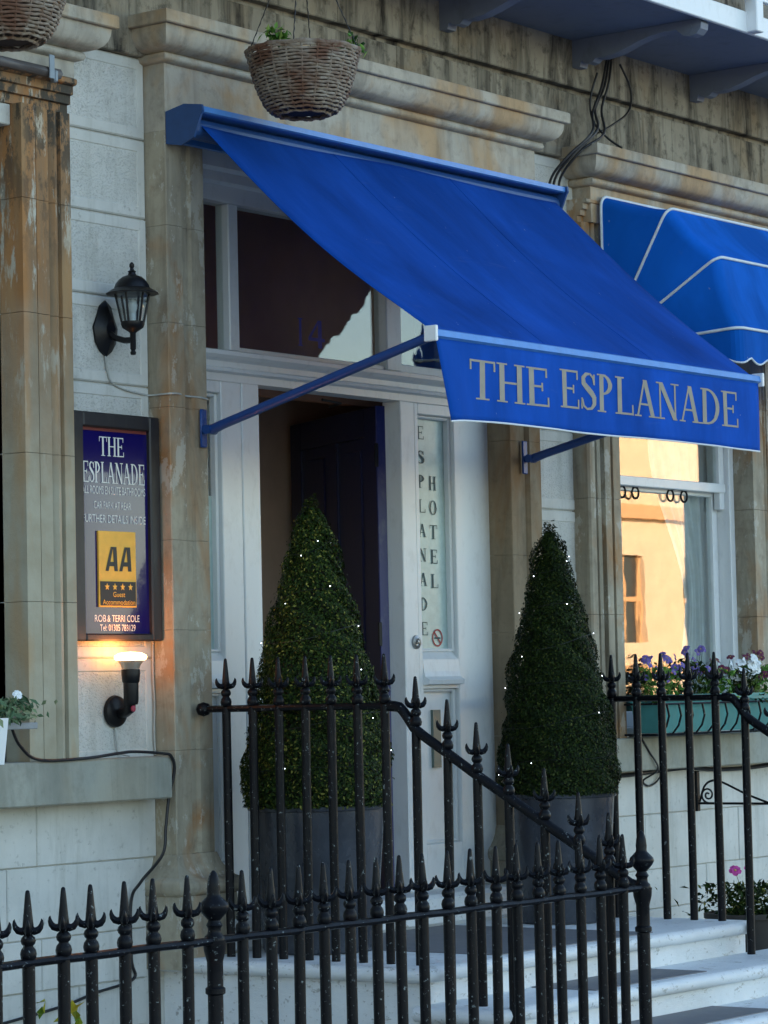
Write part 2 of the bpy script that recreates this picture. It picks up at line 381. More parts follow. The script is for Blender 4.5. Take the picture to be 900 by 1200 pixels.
# ------------------------------------------------------------------ ground and steps (setting)
struct(MB().box(-400, 400, -500, -2.05, -.3, 0).box(.0, 400, -2.05, -1.9, -.3, -.001).build('pavement', PAVE))
struct(MB().box(-14, .03, -2.05, .13, -1.2, -1.1).box(-14, .02, -2.3, -2.05, -1.1, -.302).build('lightwell_floor', PAVE))
struct(MB().box(2.6, 14, -1.2, .125, -.2, .15).build('forecourt', PAVE))
steps = bpy.data.objects.new('front_steps', None); col.objects.link(steps); WO[steps.name] = Vector((0,0,0)); struct(steps)
def tread(name, x0, x1, yf, yb, z, zb, dx0, dx1, left=True):
    r = .03
    prof = [(yb, z), (yf+r, z)]+[(yf+r-r*math.sin(rad(a)), z-r+r*math.cos(rad(a))) for a in (30,60,90,120,150,180)]+[(yf+.05, z-2*r), (yf+.05, zb), (yb, zb)]
    b = MB().prism(prof, 'x', x0+.004, x1)
    # bullnose and flank along the left end, running the same section sideways
    q = [(x0-.05+(p[0]-yf), p[1]) for p in prof[1:-1]]
    n = len(q)
    o = b.build(name, P_STEP, steps, 40)
    if left:
        e = MB(); poly = [(x0+.003, z)]+q+[(x0+.003, zb)]
        e.prism(poly, 'y', yf+.003, yb); e.build('side_nosing', P_STEP, o, 40)
    MB().box(dx0, dx1, yf+.07, yb-.002 if yb < 0 else yb-.02, z-.002, z+.004).build('tread_infill', P_TREAD, o)
tread('landing', .05, 2.56, -1.22, .15, .443, -1.1, .62, 1.80)
tread('step', .05, 3.5, -1.55, -1.17, .298, -.3, .82, 1.69)
tread('step', .05, 3.8, -1.88, -1.5, .153, -.3, .82, 1.69)
MB().cbox(.26, 2.49, -.07, .3, .443, .588, .018).build('threshold', P_STEP, steps)

# ------------------------------------------------------------------ the hotel
H = thing('hotel_building', (1.4, 0, 0), 'stone and white painted terraced hotel front with pilasters, cornices and balcony', 'building')
YW = .11
wall = MB()
for a, b, z0, z1 in [(-12,-2.15,-1.2,4.3),(-2.15,-.86,-1.2,1.25),(-2.15,-.86,3.84,4.3),(-.86,.25,-1.2,4.3),(.25,2.512,-1.2,.42),(.25,2.512,3.852,4.3),
                     (2.512,3.47,-1.2,4.3),(3.47,4.82,-1.2,1.25),(3.47,4.82,3.84,4.3),(4.82,12,-1.2,4.3)]:
    wall.box(a, b, .125, .45, z0, z1)
wall = wall.build('wall', W_SMOOTH, H)
def ablock(parent, x0, x1, z0, z1, yf, mats, pit=None, c=.006, j=.003, yb=.13):
    MB().block(x0+j, x1-j, z0+j, z1-j, yf+random.uniform(-.002, .002), yb, c, pit).build('ashlar_block', mats, parent)
WM = [W_SMOOTH, W_PIT]
crs = [1.245, 1.665, 2.03, 2.39, 2.785, 3.144, 3.485, 3.816, 4.16, 4.30]
for a, b in zip(crs, crs[1:]):
    ablock(wall, -.575, .0, a, b, YW, WM, .045 if b-a > .2 else None)
    ablock(wall, 2.74, 3.30, a, b, YW, WM, .05 if b-a > .2 else None)
low = [.15-.35, .0, .18, .369, .57, .853, 1.10]
off = 0
for i, (a, b) in enumerate(zip(low, low[1:])):
    edge = .0 if b > .86 else -.07
    xs = [edge]; w0 = {5: .712, 4: .81, 3: .62, 2: .4, 1: .7, 0: .5}[i]; x = edge-w0
    while x > -3.4: xs.append(x); x -= .80
    xs.append(-3.6)
    for p, q in zip(xs, xs[1:]): ablock(wall, q, p, a, b, YW if a > .3 else YW+.008, WM[:1], None, .004, .0018)
    if b > .15:
        xs = [2.85]; x = 2.85+{5: .45, 4: .95, 3: .6, 2: .9, 1: .3}[i]
        while x < 6: xs.append(x); x += .95
        for p, q in zip(xs, xs[1:]): ablock(wall, p, q, max(a, .152), b, YW, WM[:1], None, .004, .0018)
# upper stone wall
upw = MB().box(-12, 12, .13, .45, 4.3, 8.0).build('upper_wall', S_DIRTY, H)
for (z0, z1, xs) in [(4.16, 4.500, [-3.1,-2.1,-1.05,-.12,.86,1.75,2.62,3.45,4.2,5.15,6.2,7.2]), (4.532, 5.05, [-3.4,-2.5,-1.5,-.55,.4,1.3,2.25,3.2,4.05,5.0,6.0,7.0])]:
    for a, b in zip(xs, xs[1:]): ablock(upw, a, b, z0, z1, .08, [S_DIRTY], None, .005, .0012, .16)
MB().box(-12, 12, 7.8, 8, -1.2, 8).box(-12, -11.8, .45, 7.8, -1.2, 8).box(11.8, 12, .45, 7.8, -1.2, 8).box(-12, 12, .3, 8, 8, 8.2).build('rear_shell', S_BEIGE, H)
# pilasters
PF = [(0,.14),(0,.004),(.004,0),(.098,0),(.112,.022),(.155,.022),(.165,.008),(.248,.008),(.252,.012),(.252,.30),(.2,.30),(.2,.14)]
BASE = [(.0,.862),(.006,.845),(.014,.82),(.03,.795),(.048,.775),(.052,.768),(.064,.762),(.074,.748),(.078,.73),(.074,.712),(.062,.698),(.055,.694),(.058,.69),(.058,.40)]
pzs = [.862, 1.287, 1.78, 2.15, 2.70, 3.05, 3.455, 3.85]
for side in (0, 1):
    p = part('pilaster', H)
    if side: p['label'] = 'stone pilaster between the entrance and the bay window'
    else: p['label'] = 'weathered stone pilaster between the sign and the entrance'
    poly = PF if side == 0 else [(2.752-x, y) for x, y in PF]
    for a, b in zip(pzs, pzs[1:]):
        MB().prism(poly, 'z', a+.0007, b-.0007).build('pilaster_stone', S_BEIGE if side == 0 else stone('pilaster_stone_%d' % int(a*10), (.30,.24,.16), (.09,.07,.05), (.22,.12,.05), .8, .35, .5) if a == pzs[0] else bpy.data.materials['pilaster_stone_8'], p)
    x0 = 0 if side == 0 else 2.5
    MB().ring(x0, x0+.252, 0, .14, BASE[::-1]).build('pilaster_base', S_BEIGE, p, 50)
def cornice(x0, x1, zf, zb, label, left=True):
    p = part('cornice', H); p['label'] = label
    MB().ring(x0, x1, .0, .14, [(0, zf), (0, zb+.002)]).build('frieze', S_CORN, p)
    e = zb
    prof = [(0,e),(.012,e+.003),(.028,e+.008),(.035,e+.022),(.03,e+.037),(.02,e+.041)]
    prof += [(.022,e+.043),(.046,e+.046),(.068,e+.054),(.086,e+.068),(.098,e+.086),(.105,e+.108),(.108,e+.135)]
    MB().ring(x0, x1, .0, .14, prof).build('cyma_moulding', S_CORN, p, 50)
    MB().ring(x0, x1, .0, .14, [(.125,e+.136),(.13,e+.14),(.13,e+.185),(.126,e+.19),(.0,e+.21)]).build('fillet', S_CORN, p)
cornice(.0, 2.76, 3.85, 4.13, 'weathered stone cornice above the entrance awning')
cornice(3.26, 5.4, 3.84, 4.02, 'grey weathered stone cornice above the right-hand bay window')
cornice(-2.6, -.55, 3.98, 4.045, 'stone cornice above the left-hand window')
# sills
MB().cbox(-3.0, -.055, -.03, .14, 1.095, 1.266, .006).build('window_sill', S_SILL, H)
MB().cbox(3.30, 6.0, -.03, .14, 1.085, 1.252, .006).build('window_sill', S_SILL, H)
# windows with stepped architraves
def window(x0, x1, z0, z1, smat, inner, label, meet, y0=.12):
    w = part('window', H); w['label'] = label
    st = [(0,.30,.0),(.0,.0,.0)]
    def fascias(sgn, xe):
        # plan section from the opening edge outwards
        q = [(0,.20),(0,.0),(.078,.0),(.078,.03),(.086,.03),(.09,.008),(.158,.008),(.158,.042),(.168,.045),(.178,.03),(.20,.012),(.222,.02),(.23,.045),(.24,.048),(.245,.02),(.30,.02),(.312,.03),(.315,.14),(.10,.14),(.10,.20)]
        if inner < .3: q = [(a*inner/.315, b) for a, b in q]
        return [(xe+sgn*a, b) for a, b in q]
    ms = smat
    zj = [z0-.0, z0+.62, z0+1.2, z0+1.75, z0+2.2, z1]
    for sgn, xe in ((-1, x0), (1, x1)):
        for a, b in zip(zj, zj[1:]): MB().prism(fascias(sgn, xe), 'z', a+.001, b-.001).build('architrave_stone', ms, w)
    hd = [(y, z1+(a if inner >= .3 else a*inner/.315)*.45) for a, y in [(0,.20),(0,.05),(.085,.05),(.09,.032),(.165,.032),(.172,.016),(.245,.016),(.252,0),(.262,-.006),(.30,-.006),(.312,.004),(.315,.14),(.1,.14),(.1,.20)]]
    MB().prism(hd, 'x', x0-inner, x1+inner).build('architrave_head', ms, w)
    # sash box frame, upper sash in front, lower sash behind
    MB().cbox(x0, x0+.05, y0, y0+.14, z0, z1).cbox(x1-.05, x1, y0, y0+.14, z0, z1).cbox(x0+.05, x1-.05, y0, y0+.14, z1-.07, z1).cbox(x0+.05, x1-.05, y0-.02, y0+.14, z0, z0+.05).build('sash_box', P_WHITE, w)
    a, b = x0+.052, x1-.052
    u = MB().cbox(a, a+.05, y0+.03, y0+.07, meet-.09, z1-.07).cbox(b-.05, b, y0+.03, y0+.07, meet-.09, z1-.07).cbox(a, b, y0+.022, y0+.072, meet, meet+.05)
    u.build('upper_sash', P_WHITE, w)
    l = MB().cbox(a, a+.05, y0+.08, y0+.12, z0+.05, meet+.03).cbox(b-.05, b, y0+.08, y0+.12, z0+.05, meet+.03).cbox(a+.05, b-.05, y0+.08, y0+.12, z0+.05, z0+.13).cbox(a+.05, b-.05, y0+.079, y0+.119, meet-.02, meet+.03)
    l.build('lower_sash', P_WHITE, w)
    MB().box(a+.05, b-.05, y0+.049, y0+.053, meet+.045, z1-.07).build('pane', G_WIN, w)
    MB().box(a+.05, b-.05, y0+.099, y0+.103, z0+.13, meet-.018).build('pane', G_WIN, w)
    return w
window(3.47, 4.82, 1.252, 3.84, S_BEIGE, .26, 'sash window of the right-hand bay reflecting sunlit houses', 2.545)
window(-2.15, -.86, 1.266, 3.84, S_JAMB, .32, 'left-hand window with brown peeling stone architrave', 2.55, .202)
MB().cbox(-2.14, -.861, .055, .11, 3.755, 3.838, .004).build('lintel_board', W_SMOOTH, bpy.data.objects['window.001'])
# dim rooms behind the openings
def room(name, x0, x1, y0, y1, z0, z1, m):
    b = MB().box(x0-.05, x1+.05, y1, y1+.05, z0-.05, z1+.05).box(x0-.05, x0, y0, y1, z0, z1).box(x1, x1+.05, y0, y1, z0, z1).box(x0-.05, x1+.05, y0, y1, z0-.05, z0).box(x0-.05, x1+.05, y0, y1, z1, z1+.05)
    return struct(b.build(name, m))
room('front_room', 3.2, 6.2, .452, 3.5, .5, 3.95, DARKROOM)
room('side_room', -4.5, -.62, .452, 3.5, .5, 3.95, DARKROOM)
struct(MB().box(.26, 2.49, .55, .60, 2.875, 3.858).build('added_fanlight_panel', HALLRED))  # panel added close behind the fanlight to catch light and show brown
struct(MB().box(.2, 2.95, 1.22, 1.5, .5, 4.0).box(.15, .2, .3, 1.22, .5, 4).box(2.95, 3.0, .452, 1.22, .5, 4).build('hall_wall', HALL))
struct(MB().box(.2, 2.95, .3, 1.46, .5, .586).build('hall_floor', plain('hall_tiles', (.32,.24,.18), .6)))
struct(MB().box(.2, 2.95, .3, 1.46, 3.86, 3.92).build('hall_ceiling', plain('hall_ceiling_paint', (.72,.66,.58), .9)))
struct(MB().box(.22, 2.93, 1.195, 1.219, 1.86, 1.89).box(1.75, 1.78, 1.2, 1.219, .6, 1.86).box(2.05, 2.08, 1.2, 1.219, 1.89, 3.8).build('wall_panelling', HALL))
# entrance frame
F = part('entrance_frame', H)
def fr(name, m=P_WHITE, mat=None, sm=None): return m.build(name, mat or P_WHITE, F, sm)
yF = .14
MB().cbox(.636, .753, yF-.004, yF+.10, .588, 2.853).build('post', P_WHITE, F)
MB().cbox(1.79, 1.90, yF-.004, yF+.10, .588, 2.853).build('post', P_WHITE, F)
tp = [(.24,2.853),(yF-.002,2.853),(yF-.004,2.885),(yF-.03,2.892),(yF-.034,2.905),(yF-.02,2.912),(yF-.02,2.935),(yF-.045,2.945),(yF-.06,2.958),(yF-.062,2.975),(yF-.02,2.985),(.24,2.99)]
MB().prism(tp, 'x', .254, 2.4985).build('transom', P_WHITE, F)
MB().prism([(.24,3.63),(yF,3.63),(yF,3.70),(yF-.03,3.71),(yF-.03,3.75),(yF-.05,3.765),(yF-.05,3.849),(.24,3.849)], 'x', .254, 2.4985).build('head', P_WHITE, F)
for a, b in ((.258,.31),(.588,.655),(1.725,1.84),(2.43,2.4985)): MB().cbox(a, b, yF+.015, yF+.09, 2.99, 3.632, .005).build('mullion', P_WHITE, F)
for a, b, k in ((.31,.588,0),(.655,1.725,.017),(1.84,2.43,.0)):       # old panes, not quite in one plane
    m = MB().box(a, b, 0, .004, 2.995, 3.632); y0 = yF+.05-k*(b-a)*.5
    m.v = [(x, y+y0+k*(x-a), z) for x, y, z in m.v]; m.build('fanlight_pane', G_FAN, F)
MB().cbox(.655, 1.725, yF+.03, yF+.075, 2.985, 3.012, .004).cbox(1.84, 2.43, yF+.03, yF+.075, 2.985, 3.03, .004).build('glazing_bead', P_WHITE, F)
def sidelight(x0, x1, gx0, gx1, zs):
    z0 = .588
    # stiles
    MB().cbox(gx1, x1, yF, yF+.085, z0, 2.853).build('stile', P_WHITE, F)
    MB().cbox(x0, gx0, yF, yF+.085, z0, 2.853).build('stile', P_WHITE, F)
    MB().cbox(gx0-.001, gx1+.001, yF+.002, yF+.083, 2.80, 2.853).build('top_rail', P_WHITE, F)
    MB().prism([(.22,1.52),(yF+.004,1.52),(yF+.004,1.535),(yF-.03,1.54),(yF-.034,1.56),(yF-.01,1.575),(yF-.004,1.60),(yF+.002,1.655),(yF+.03,1.69),(.22,1.69)], 'x', gx0-.001, gx1+.001).build('lock_rail', P_WHITE, F)
    MB().cbox(gx0-.001, gx1+.001, yF+.002, yF+.083, z0, .80).build('bottom_rail', P_WHITE, F)
    MB().box(gx0, gx1, yF+.045, yF+.07, .80, 1.52).build('panel', P_WHITE, F)
    b = .016
    for a0, a1, c0, c1 in ((gx0, gx0+b, .80, 1.52), (gx1-b, gx1, .80, 1.52), (gx0+b, gx1-b, .80, .80+b), (gx0+b, gx1-b, 1.52-b, 1.52)):
        MB().cbox(a0, a1, yF+.02, yF+.046, c0, c1, .006).build('moulding', P_WHITE, F)
    for a0, a1, c0, c1 in ((gx0, gx0+b, 1.69, 2.80), (gx1-b, gx1, 1.69, 2.80), (gx0+b, gx1-b, 1.69, 1.69+b), (gx0+b, gx1-b, 2.80-b, 2.80)):
        MB().cbox(a0, a1, yF+.02, yF+.06, c0, c1, .006).build('moulding', P_WHITE, F)
sidelight(.26, .634, .31, .50, 0); sidelight(1.902, 2.512, 1.935, 2.22, 1)
FROST = plain('frosted_glass_film', (.44,.58,.56), .25)
MB().box(.326, .484, yF+.05, yF+.056, 1.706, 2.36).build('frosted_pane', FROST, F)
MB().box(.326, .484, yF+.05, yF+.054, 2.362, 2.784).build('pane', G_FAN, F)
fp = MB().box(1.951, 2.204, yF+.05, yF+.056, 1.706, 2.784).build('frosted_pane', FROST, F)
yl = yF+.047
zc = np.linspace(2.72, 1.80, 9)
for ch, z in zip('ESPLANADE', zc): serif(ch, 1.985, 2.045, .062, z-.031, yl).build('lettering', DARKGREEN, F)
for ch, z in zip('HOTEL', np.linspace(2.485, 2.024, 5)): serif(ch, 2.075, 2.135, .066, z-.033, yl).build('lettering', DARKGREEN, F)
RED = plain('red_print', (.45,.06,.05), .6)
ns = MB()
for q in arc(2.118, 1.757, .042, .042, 0, 360, .008, .008, 24): ns.add([(a, yl, b) for a, b in q], [(0,1,2,3)])
ns.add([(2.088, yl-.0004, 1.783), (2.094, yl-.0004, 1.789), (2.148, yl-.0004, 1.731), (2.142, yl-.0004, 1.725)], [(0,1,2,3)])
ns.build('no_smoking_print', RED, F)
ci = MB().add([(2.095, yl-.0008, 1.752), (2.14, yl-.0008, 1.752), (2.14, yl-.0008, 1.76), (2.095, yl-.0008, 1.76)], [(0,1,2,3)])
ci.build('cigarette_print', DARKGREEN, F)
MB().box(2.045, 2.105, yF+.030, yF+.0449, 1.15, 1.42).build('slot_pane', plain('greenish_slot', (.12,.16,.14), .25), F)
BRASS = plain('tarnished_metal', (.35,.36,.36), .35, .8)
MB().lathe([(.0,-.004),(.031,-.003),(.033,.0),(.031,.008),(.018,.012),(.016,.008),(.010,.007),(.009,.016),(.0,.018)], (0,0,0), 24).build('x', BRASS)
bp = bpy.data.objects['x']; bp.name = 'bell_push'; bp.data.transform(__import__('mathutils').Matrix.Rotation(rad(90), 4, 'X')); bp.parent = F; bp.location = Vector((1.872, yF-.005, 1.735))-WO[F.name]
# house number on the fanlight
serif('I', 1.085, 1.125, .125, 3.055, yF+.036).build('house_number', plain('blue_numeral', (.004,.014,.26), .6), F)
n4 = MB()
for i, q in enumerate([[(1.165,3.085),(1.285,3.085),(1.285,3.10),(1.165,3.10)], [(1.235,3.055),(1.262,3.055),(1.262,3.18),(1.235,3.18)], [(1.165,3.10),(1.185,3.10),(1.25,3.18),(1.235,3.18)]]):
    n4.add([(a, yF+.038-.0003*i, b) for a, b in q], [(0,1,2,3)])
n4.build('house_number', bpy.data.materials['blue_numeral'], F)
# open navy door, hinged on the right-hand post
D = part('door', H); D['label'] = 'dark navy front door standing open into the hall'
hx, hy = 1.775, .245; dd = Vector((.475, .857, 0)).normalized(); nn = Vector((-dd.y, dd.x, 0))
def leaf(u0, u1, w0, w1, z0, z1, name, m=P_NAVY, c=.003):
    b = MB().cbox(u0, u1, w0, w1, z0, z1, c); b.v = [tuple(Vector((hx, hy, 0))+dd*u+nn*w+Vector((0,0,z))) for u, w, z in b.v]
    return b.build(name, m, D)
leaf(.0, .13, -.022, .022, .60, 2.835, 'stile'); leaf(.90, 1.03, -.022, .022, .60, 2.835, 'stile')
for a, b in ((.60,.85),(1.42,1.60),(2.70,2.835)): leaf(.13, .90, -.022, .022, a, b, 'rail')
leaf(.46, .57, -.022, .022, .85, 2.70, 'muntin')
for a, b in ((.13,.46),(.57,.90)):
    for c, d in ((.85,1.42),(1.60,2.70)): leaf(a, b, -.010, .010, c, d, 'panel'); leaf(a+.05, b-.05, -.017, .017, c+.05, d-.05, 'raised_field', P_NAVY, .012)
P_EDGE = paint('blue_door_edge', (.012,.018,.12), .4, .4, (.15,.16,.2))
leaf(-.012, .0, -.024, .024, .60, 2.835, 'hinge_edge', P_EDGE)
for z in (.85, 1.72, 2.55): leaf(-.022, -.010, .018, .036, z, z+.11, 'hinge', BLACK)
leaf(.94, .97, .023, .05, 1.48, 1.53, 'lock', BRASS)
MB().tube([(1.35,.25,2.836),(1.50,.26,2.83),(1.60,.40,2.83)], .006).build('door_closer', BLACK, D)
# balcony
B = part('balcony', H); zu = 4.77
MB().box(-6, 12, -.68, .10, zu, zu+.05).build('balcony_floor', P_BALC, B)
MB().cbox(-6, 12, -.705, -.681, zu-.012, zu+.095, .004).build('fascia', P_WHITE, B)
BR = [(.08,zu),(-.66,zu),(-.675,zu-.02),(-.67,zu-.05),(-.645,zu-.072),(-.61,zu-.08),(-.57,zu-.07),(-.545,zu-.05),(-.53,zu-.036),(-.46,zu-.036),(-.38,zu-.045),(-.31,zu-.062),(-.24,zu-.085),(-.17,zu-.104),(-.10,zu-.112),(-.06,zu-.108),(-.04,zu-.125),(-.01,zu-.13),(.01,zu-.12),(.025,zu-.11),(.035,zu-.14),(.08,zu-.14)]
brm = MB().prism([(a, b-.001) for a, b in BR], 'x', -.035, .035).tube([(-.036,-.115,zu-.07),(.036,-.115,zu-.07)], .02, 12).tube([(-.038,-.60,zu-.045),(.038,-.60,zu-.045)], .026, 12).mesh('bracket', P_BALC)
for k in range(-4, 8): inst('bracket', brm, B, (2.13+1.15*k, 0, 0))
pm = MB().cbox(-.035, .035, -.035, .035, -.01, 1.05, .005).mesh('baluster_post', P_WHITE)
for k in range(-4, 8): inst('baluster_post', pm, B, (3.68+1.15*(k-1), -.728, zu))
for z in (.155, .98): MB().cbox(-6, 12, -.745, -.715, zu+z, zu+z+.028, .003).build('rail', P_WHITE, B)
bm_ = MB().box(-.009, .009, -.009, .009, 0, .82).mesh('baluster', P_WHITE)
for k in range(44): inst('baluster', bm_, B, (1.2+.115*k+.03, -.73, zu+.17))
MB().tube([(0,0,0),(.0,-.02,.04)], .012)

# ------------------------------------------------------------------ houses across the street (seen mirrored in the glass)
def house(x0, x1, yf, h, wm, fm, label, n, fl, zb=1.2, dz=3.3):
    t = thing('terraced_house', ((x0+x1)/2, yf, 0), label, 'house')
    MB().box(x0, x1, yf-1.6, yf-.25, 0, h).build('wall', wm, t)
    cw = (x1-x0)/n
    for k in range(fl+1): MB().box(x0, x1, yf-.25, yf+.18, zb+dz*k-.75, zb+dz*k-.5).build('string_course', fm, t)
    MB().box(x0, x1, yf, yf+.2, 5.2, 5.5).build('string_course', fm, t)
    # facing with real openings
    f = MB(); zs = [0]
    for k in range(fl): zs += [zb+dz*k, zb+dz*k+1.9]
    zs.append(h)
    for i in range(0, len(zs), 2): f.box(x0, x1, yf-.25, yf, zs[i], zs[i+1])
    for k in range(fl):
        for i in range(n+1):
            a = x0+cw*i-cw*.27 if i else x0; b = x0+cw*i+cw*.27 if i < n else x1
            f.box(a, b, yf-.25, yf, zs[1+2*k], zs[2+2*k])
    f.build('facade', wm, t)
    wmesh = MB().box(-cw*.23, cw*.23, -.05, 0, 0, 1.9).mesh('window', plain('far_window_dark', (.05,.055,.06), .15))
    fmesh = MB().box(-cw*.23, -cw*.23+.09, 0, .06, 0, 1.9).box(cw*.23-.09, cw*.23, 0, .06, 0, 1.9).box(-cw*.23+.09, cw*.23-.09, 0, .06, .9, 1.0).box(-.04, .04, 0, .055, 0, .9).box(-.04, .04, 0, .055, 1.0, 1.9).mesh('sash', fm)
    for k in range(fl):
        for i in range(n):
            w = inst('window', wmesh, t, (x0+cw*(i+.5), yf-.18, zs[1+2*k])); inst('sash', fmesh, w, (x0+cw*(i+.5), yf-.18, zs[1+2*k]))
    return t
house(44.4, 53.6, -26, 13.5, plain('cream_render', (.80,.63,.45), .9, sc=3), plain('orange_trim', (.70,.42,.22), .9), 'cream and orange rendered house mirrored in the bay window', 3, 2, 2.5, 5.4)
house(53.8, 64, -26, 12.5, plain('peach_render', (.84,.72,.56), .9, sc=3), plain('pale_trim', (.75,.7,.62), .9), 'peach rendered house mirrored at the edge of the bay window', 4, 3)

# ------------------------------------------------------------------ main awning
A = thing('awning', (1.37, 0, 3.8), 'large blue folding-arm awning with hotel name on its valance', 'awning')
cp = [(0,3.79),(0,3.925),(-.10,3.945),(-.195,3.93),(-.20,3.905),(-.19,3.89),(-.15,3.80),(-.08,3.775)]
for q in (0, 2.735): MB().prism([(a-.004, b) for a, b in cp], 'x', q, q+.012).build('cassette_end', P_CASS, A)
MB().prism([(-.004,3.80),(-.004,3.92),(-.03,3.925),(-.03,3.80)], 'x', .012, 2.735).prism([(-.03,3.90),(-.03,3.937),(-.19,3.927),(-.19,3.905),(-.18,3.900)], 'x', .012, 2.735).build('cassette_hood', P_BAR, A)
MB().tube([(.014,-.115,3.845),(2.733,-.115,3.845)], .045, 16).build('roller_tube', P_CASS, A)
x0t, x1t, x0b, x1b = .045, 2.70, .11, 2.668
def awn(u, v):
    x = (x0t+(x0b-x0t)*v)*(1-u)+(x1t+(x1b-x1t)*v)*u
    y = -.135-1.115*v; z = 3.875+(2.905-3.875)*v
    sag = .04*math.sin(math.pi*v)*(1+.25*math.cos(6*math.pi*u))+.006*math.sin(9*u+4*v)+.004*math.sin(23*u+5*v)*v+.003*math.sin(37*u-9*v)*v*v
    return (x, y, z-sag)
def sheet(fn, nu, nv, th=0):
    b = MB(); vs = [fn(i/nu, j/nv) for j in range(nv+1) for i in range(nu+1)]
    return b.add(vs, [(j*(nu+1)+i, j*(nu+1)+i+1, (j+1)*(nu+1)+i+1, (j+1)*(nu+1)+i) for j in range(nv) for i in range(nu)])
fa = sheet(awn, 48, 24).build('canopy_fabric', F_BLUE, A, 60)
sm = fa.modifiers.new('thickness', 'SOLIDIFY'); sm.thickness = .0015
for u in (.335, .665):
    MB().tube([Vector(awn(u, j/16))+Vector((0,-.0015,.0015)) for j in range(17)], .0014, 6).build('seam', F_BLUE, fa)
MB().prism([(-1.24,2.885),(-1.235,2.905),(-1.25,2.922),(-1.27,2.915),(-1.276,2.89),(-1.26,2.88)], 'x', .115, 2.665).build('front_bar', P_BAR, A)
for q in (.098, 2.666): MB().cbox(q, q+.016, -1.285, -1.225, 2.868, 2.93, .003).build('end_cap', P_WHITE, A)
def val(u, v):
    x0, x1 = .125+.09*v, 2.66+.004*v
    x = x0+(x1-x0)*u
    y = -1.262-.0035*math.sin(21*u+2*v)*v-.002*math.sin(47*u)*v-.012*v*math.exp(-u*14)*math.sin(60*u)
    z = 2.885-.312*v-.012*v*math.exp(-u*18)+.003*math.sin(11*u)*v
    return (x, y, z)
va = sheet(val, 90, 14).build('valance', F_BLUE_LIT, A, 60); sm = va.modifiers.new('thickness', 'SOLIDIFY'); sm.thickness = .001; sm.offset = 1
MB().tube([Vector(val(i/60, 1)) for i in range(61)], .004, 6).build('hem', P_WHITE, va)
def onval(m):
    out = []
    for x, y, z in m.v:
        v = (2.885-z)/.312; u = (x-.125-.09*v)/(2.535-.086*v); q = val(u, v); out.append((x, q[1]-.0022+(y+1.27), z))
    m.v = out; return m
onval(serif('THE', .352, .925, .158, 2.660, -1.27)).build('lettering', GOLD, va)
onval(serif('ESPLANADE', .995, 2.475, .160, 2.667, -1.27)).build('lettering', GOLD, va)
for xw, xe in ((.205, .135), (2.60, 2.645)):
    y0 = -.025
    a = MB().tube([(xw,y0-.03,2.612),(xw+(xe-xw)*.08,-.12,2.63),(xe,-1.235,2.893)], [.022,.02,.019], 10).build('arm', P_ARM, A, 50)
    MB().cbox(xw-.02, xw+.02, -.012, -.001, 2.54, 2.70, .004).tube([(xw,-.012,2.612),(xw,-.06,2.612)], .017, 10).tube([(xw-.03,-.045,2.612),(xw+.03,-.045,2.612)], .02, 10).build('wall_bracket', P_ARM, A, 40)

# ------------------------------------------------------------------ right-hand canopy
C2 = thing('window_canopy', (4.2, 0, 3.2), 'bright blue curved canopy with white piping over the bay window', 'awning')
px0, px1, pz, pr = 3.31, 5.05, 3.20, .77
ANG = [90, 60, 31, 3]
def rib(a, e=0, r=pr):
    ca, sa = math.cos(rad(a)), math.sin(rad(a)); c = .055; pts = []
    def P(x, d): return (x, -.03-(d+e)*ca, pz+(d+e)*sa)
    pts.append(P(px0-e, .05)); pts.append(P(px0-e, r-c))
    for k in range(1, 6): t = rad(90*k/5); pts.append(P(px0-e+c-c*math.cos(t), r-c+c*math.sin(t)))
    for k in range(0, 6): t = rad(90*k/5); pts.append(P(px1+e-c+c*math.sin(t), r-c+c*math.cos(t)))
    pts.append(P(px1+e, .05)); return pts
PIPE = plain('pale_piping', (.66,.72,.74), .6)
ribs = [rib(a) for a in ANG]
for r_, k in zip(ribs, range(4)): MB().tube(rib(ANG[k], .003), .0075, 8).build('piping', PIPE, C2, 60)
for k in range(3):
    b = MB(); n = len(ribs[0]); m = 6; vs = []
    for j in range(m+1):
        t = j/m
        for p, q in zip(ribs[k], ribs[k+1]):
            v = Vector(p).lerp(Vector(q), t); sgn = .018*math.sin(math.pi*t)*min(1, (v-Vector((v.x,-.03,pz))).length/pr)
            d = (v-Vector((v.x,-.03,pz))); v -= d.normalized()*sgn if d.length > 1e-4 else Vector(); vs.append(v)
    b.add(vs, [(j*n+i, j*n+i+1, (j+1)*n+i+1, (j+1)*n+i) for j in range(m) for i in range(n-1)]).build('canopy_panel', F_SKY, C2, 35)
vb = MB(); rv = rib(3); top = [p for p in rv]; N_ = 70
path = []
acc = [0]
for p, q in zip(top, top[1:]): acc.append(acc[-1]+(Vector(p)-Vector(q)).length)
for i in range(N_*2+1):
    s_ = acc[-1]*i/(N_*2); j = max(k for k in range(len(acc)) if acc[k] <= s_+1e-9); j = min(j, len(top)-2)
    path.append(Vector(top[j]).lerp(Vector(top[j+1]), (s_-acc[j])/max(acc[j+1]-acc[j], 1e-6)))
dr = [.14+.03*abs(math.sin(acc[-1]*i/(N_*2)*math.pi/.16)) for i in range(len(path))]
vb.add([tuple(p) for p in path]+[(p.x, p.y-.004, p.z-d) for p, d in zip(path, dr)], [(i, i+1, i+1+len(path), i+len(path)) for i in range(len(path)-1)]).build('scalloped_valance', F_SKY, C2)
MB().tube([(p.x, p.y-.004, p.z-d) for p, d in zip(path, dr)], .005, 6).build('piping', PIPE, C2)

